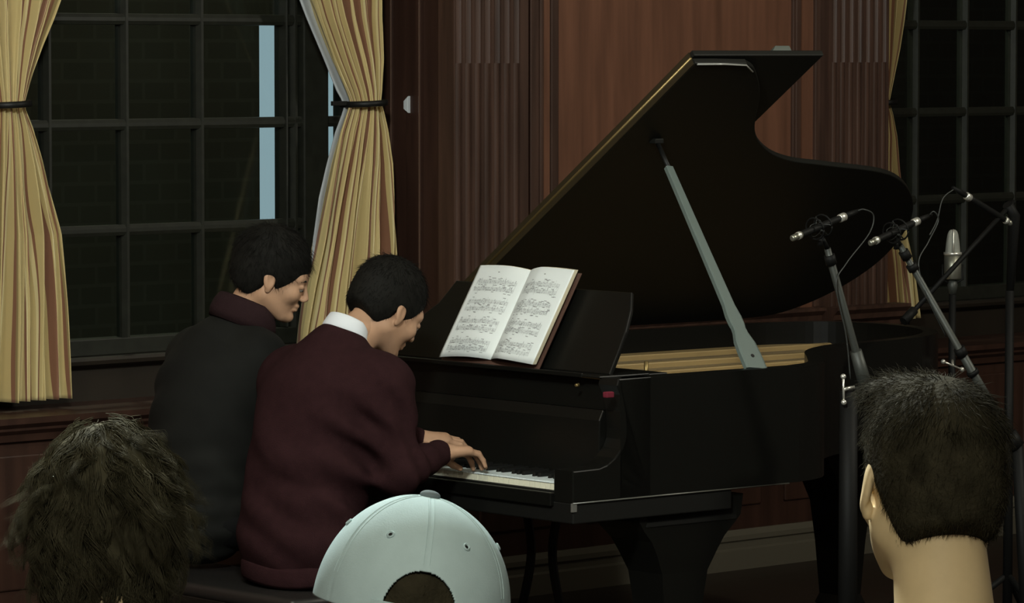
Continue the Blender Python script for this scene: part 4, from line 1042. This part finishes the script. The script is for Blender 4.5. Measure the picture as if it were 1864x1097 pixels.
cable('thin black cable drooping from the left small microphone', [mA[1].lerp(mA[0], -.15), vp(1572, 381, vA), vp(1590, 392, vA), vp(1582, 425, vA), vp(1540, 480, vA-.01), vp(1522, 520, vA-.02), vp(1540, 610, vA-.02), vp(1548, 690, vA-.02)], .0022)
# stand B (right)
vB = -.10
B0, B1 = vp(1638, 446, vB), vp(1835, 790, vB-.10)
colB = Vector((B1.x+.05, B1.y-.05, 0))
rootB = thing('microphone_stand', 'boom microphone stand slanting to the right edge, holding the right small microphone', 'stand', colB)
LB = lambda p: p-colB
TB('boom', [LB(B0), LB(B0.lerp(B1, .10)), LB(B0.lerp(B1, .101)), LB(B0.lerp(B1, .55)), LB(B0.lerp(B1, .551)), LB(B1)], [.010, .010, .0105, .0105, .0135, .0135], STAND, rootB, 12)
TB('boom_tip', [LB(B0), LB(B0.lerp(vp(1629, 424, vB-.01), .45))], [.008, .006], STANDB, rootB, 8)
for t0, t1, r in ((.03, .07, .016), (.10, .13, .017), (.54, .58, .018), (.66, .68, .019)): TB('boom_coupling', [LB(B0.lerp(B1, t0)), LB(B0.lerp(B1, t1))], r, STANDB, rootB, 12)
TB('boom_clamp', [LB(B1), LB(B1)+Vector((.02, -.02, -.04))], [.028, .026], STANDB, rootB, 12)
tripod(rootB, colB, LB(B1)+Vector((.02, -.02, -.03)), .018)
mB = (vp(1583, 443, vB-.03), vp(1677, 399, vB+.01))
pencil_mic('small black condenser microphone with silver rings, right one near the curtain', *mB)
mid = mB[0].lerp(mB[1], .5); shock('wire shock mount cradling the right small microphone', mid, mid-B0, mB[1]-mB[0])
cable('thin black cable hanging from the right small microphone along its boom', [mB[1].lerp(mB[0], -.15), vp(1700, 385, vB), vp(1708, 402, vB), vp(1690, 440, vB), vp(1672, 480, vB-.02), vp(1690, 545, vB-.03), vp(1722, 612, vB-.03)], .0022)
# stand C: large silver microphone
vC = .75
c_top, c_bot = vp(1731, 418, vC), vp(1734, 508, vC); g = c_bot
rc = thing('microphone', 'large silver studio microphone standing upright at the right', 'microphone', (c_bot.x, c_bot.y, c_bot.z))
Hh = c_top.z-c_bot.z
TB('mic_body', [(0, 0, 0), (0, 0, .004), (0, 0, Hh*.50)], [.024, .0285, .0285], MICM, rc, 24)
TB('mic_collar', [(0, 0, Hh*.49), (0, 0, Hh*.545)], .0305, MICS, rc, 24)
gb = bmesh.new(); pr_ = [(Hh*.545, 1), (Hh*.75, .87), (Hh*.90, .72), (Hh*.97, .55), (Hh, .30)]; rg = [[gb.verts.new((.0295*k_*math.cos(2*PI*i/28), .022*k_*math.sin(2*PI*i/28), z)) for i in range(28)] for z, k_ in pr_]
for a, b in zip(rg, rg[1:]):
    for i in range(28): gb.faces.new((a[i], a[(i+1) % 28], b[(i+1) % 28], b[i]))
gb.faces.new(rg[-1]); bm_obj('grille', gb, mat('grille_mesh', (.36, .37, .33), .6, metal=.6, bump=.8, bscale=900), rc, True)
vd = Vector((-math.sin(PHI), -math.cos(PHI), 0))
TB('grille_rib', [vd*(.0285*k_)+Vector((0, 0, z)) for z, k_ in pr_], .003, MICS, rc, 6)
rsC = thing('microphone_stand', 'upright black stand under the large silver microphone', 'stand', (g.x, g.y, 0))
tripod(rsC, g, Vector((0, 0, g.z-.035)), .012)
TB('swivel', [(0, 0, g.z-.05), (0, 0, g.z-.02), (0, 0, g.z-.001)], [.013, .018, .012], STAND, rsC, 12)
TB('yoke', [Vector((-rgt.x, -rgt.y, 0))*.034+Vector((0, 0, g.z+.05)), Vector((-rgt.x, -rgt.y, 0))*.034+Vector((0, 0, g.z)), Vector((0, 0, g.z-.02)), Vector((rgt.x, rgt.y, 0))*.034+Vector((0, 0, g.z)), Vector((rgt.x, rgt.y, 0))*.034+Vector((0, 0, g.z+.05))], .004, STANDB, rsC, 6)
hh1, hh2 = vp(1717, 658, vC-.08), vp(1751, 672, vC-.08); cc = (hh1+hh2)/2-Vector((g.x, g.y, 0)); thandle(rsC, cc, hh2-(hh1+hh2)/2, Vector((0, 0, cc.z+.01)))
# stand D: boom coming from the right with the fourth microphone
vD = .35
d0, d1 = vp(1752, 352, vD), vp(1842, 408, vD); 
pencil_mic('slim black microphone reaching in from the right edge, before the right window', d1, d0)
cable('thin grey cable looping down from the slim microphone at the right edge', [d0+(d0-d1)*.14, vp(1734, 346, vD), vp(1716, 362, vD), vp(1706, 400, vD), vp(1692, 428, vD)], .0022)
colD = vp(1838, 540, vD)
rD = thing('microphone_stand', 'black boom stand at the right edge, holding the slim microphone', 'stand', (colD.x, colD.y, 0)); LD = lambda p: p-Vector((colD.x, colD.y, 0))
tripod(rD, colD, Vector((0, 0, colD.z+.02)), .014)
TB('boom', [LD(vp(1652, 578, vD)), LD(vp(1846, 366, vD))], .008, STANDB, rD, 8)
TB('counterweight', [LD(vp(1645, 585, vD)), LD(vp(1664, 564, vD))], .015, STANDB, rD, 12)
TB('boom_clamp', [LD(vp(1834, 372, vD)), LD(vp(1846, 392, vD)), LD(colD)], [.018, .02, .012], STANDB, rD, 12)
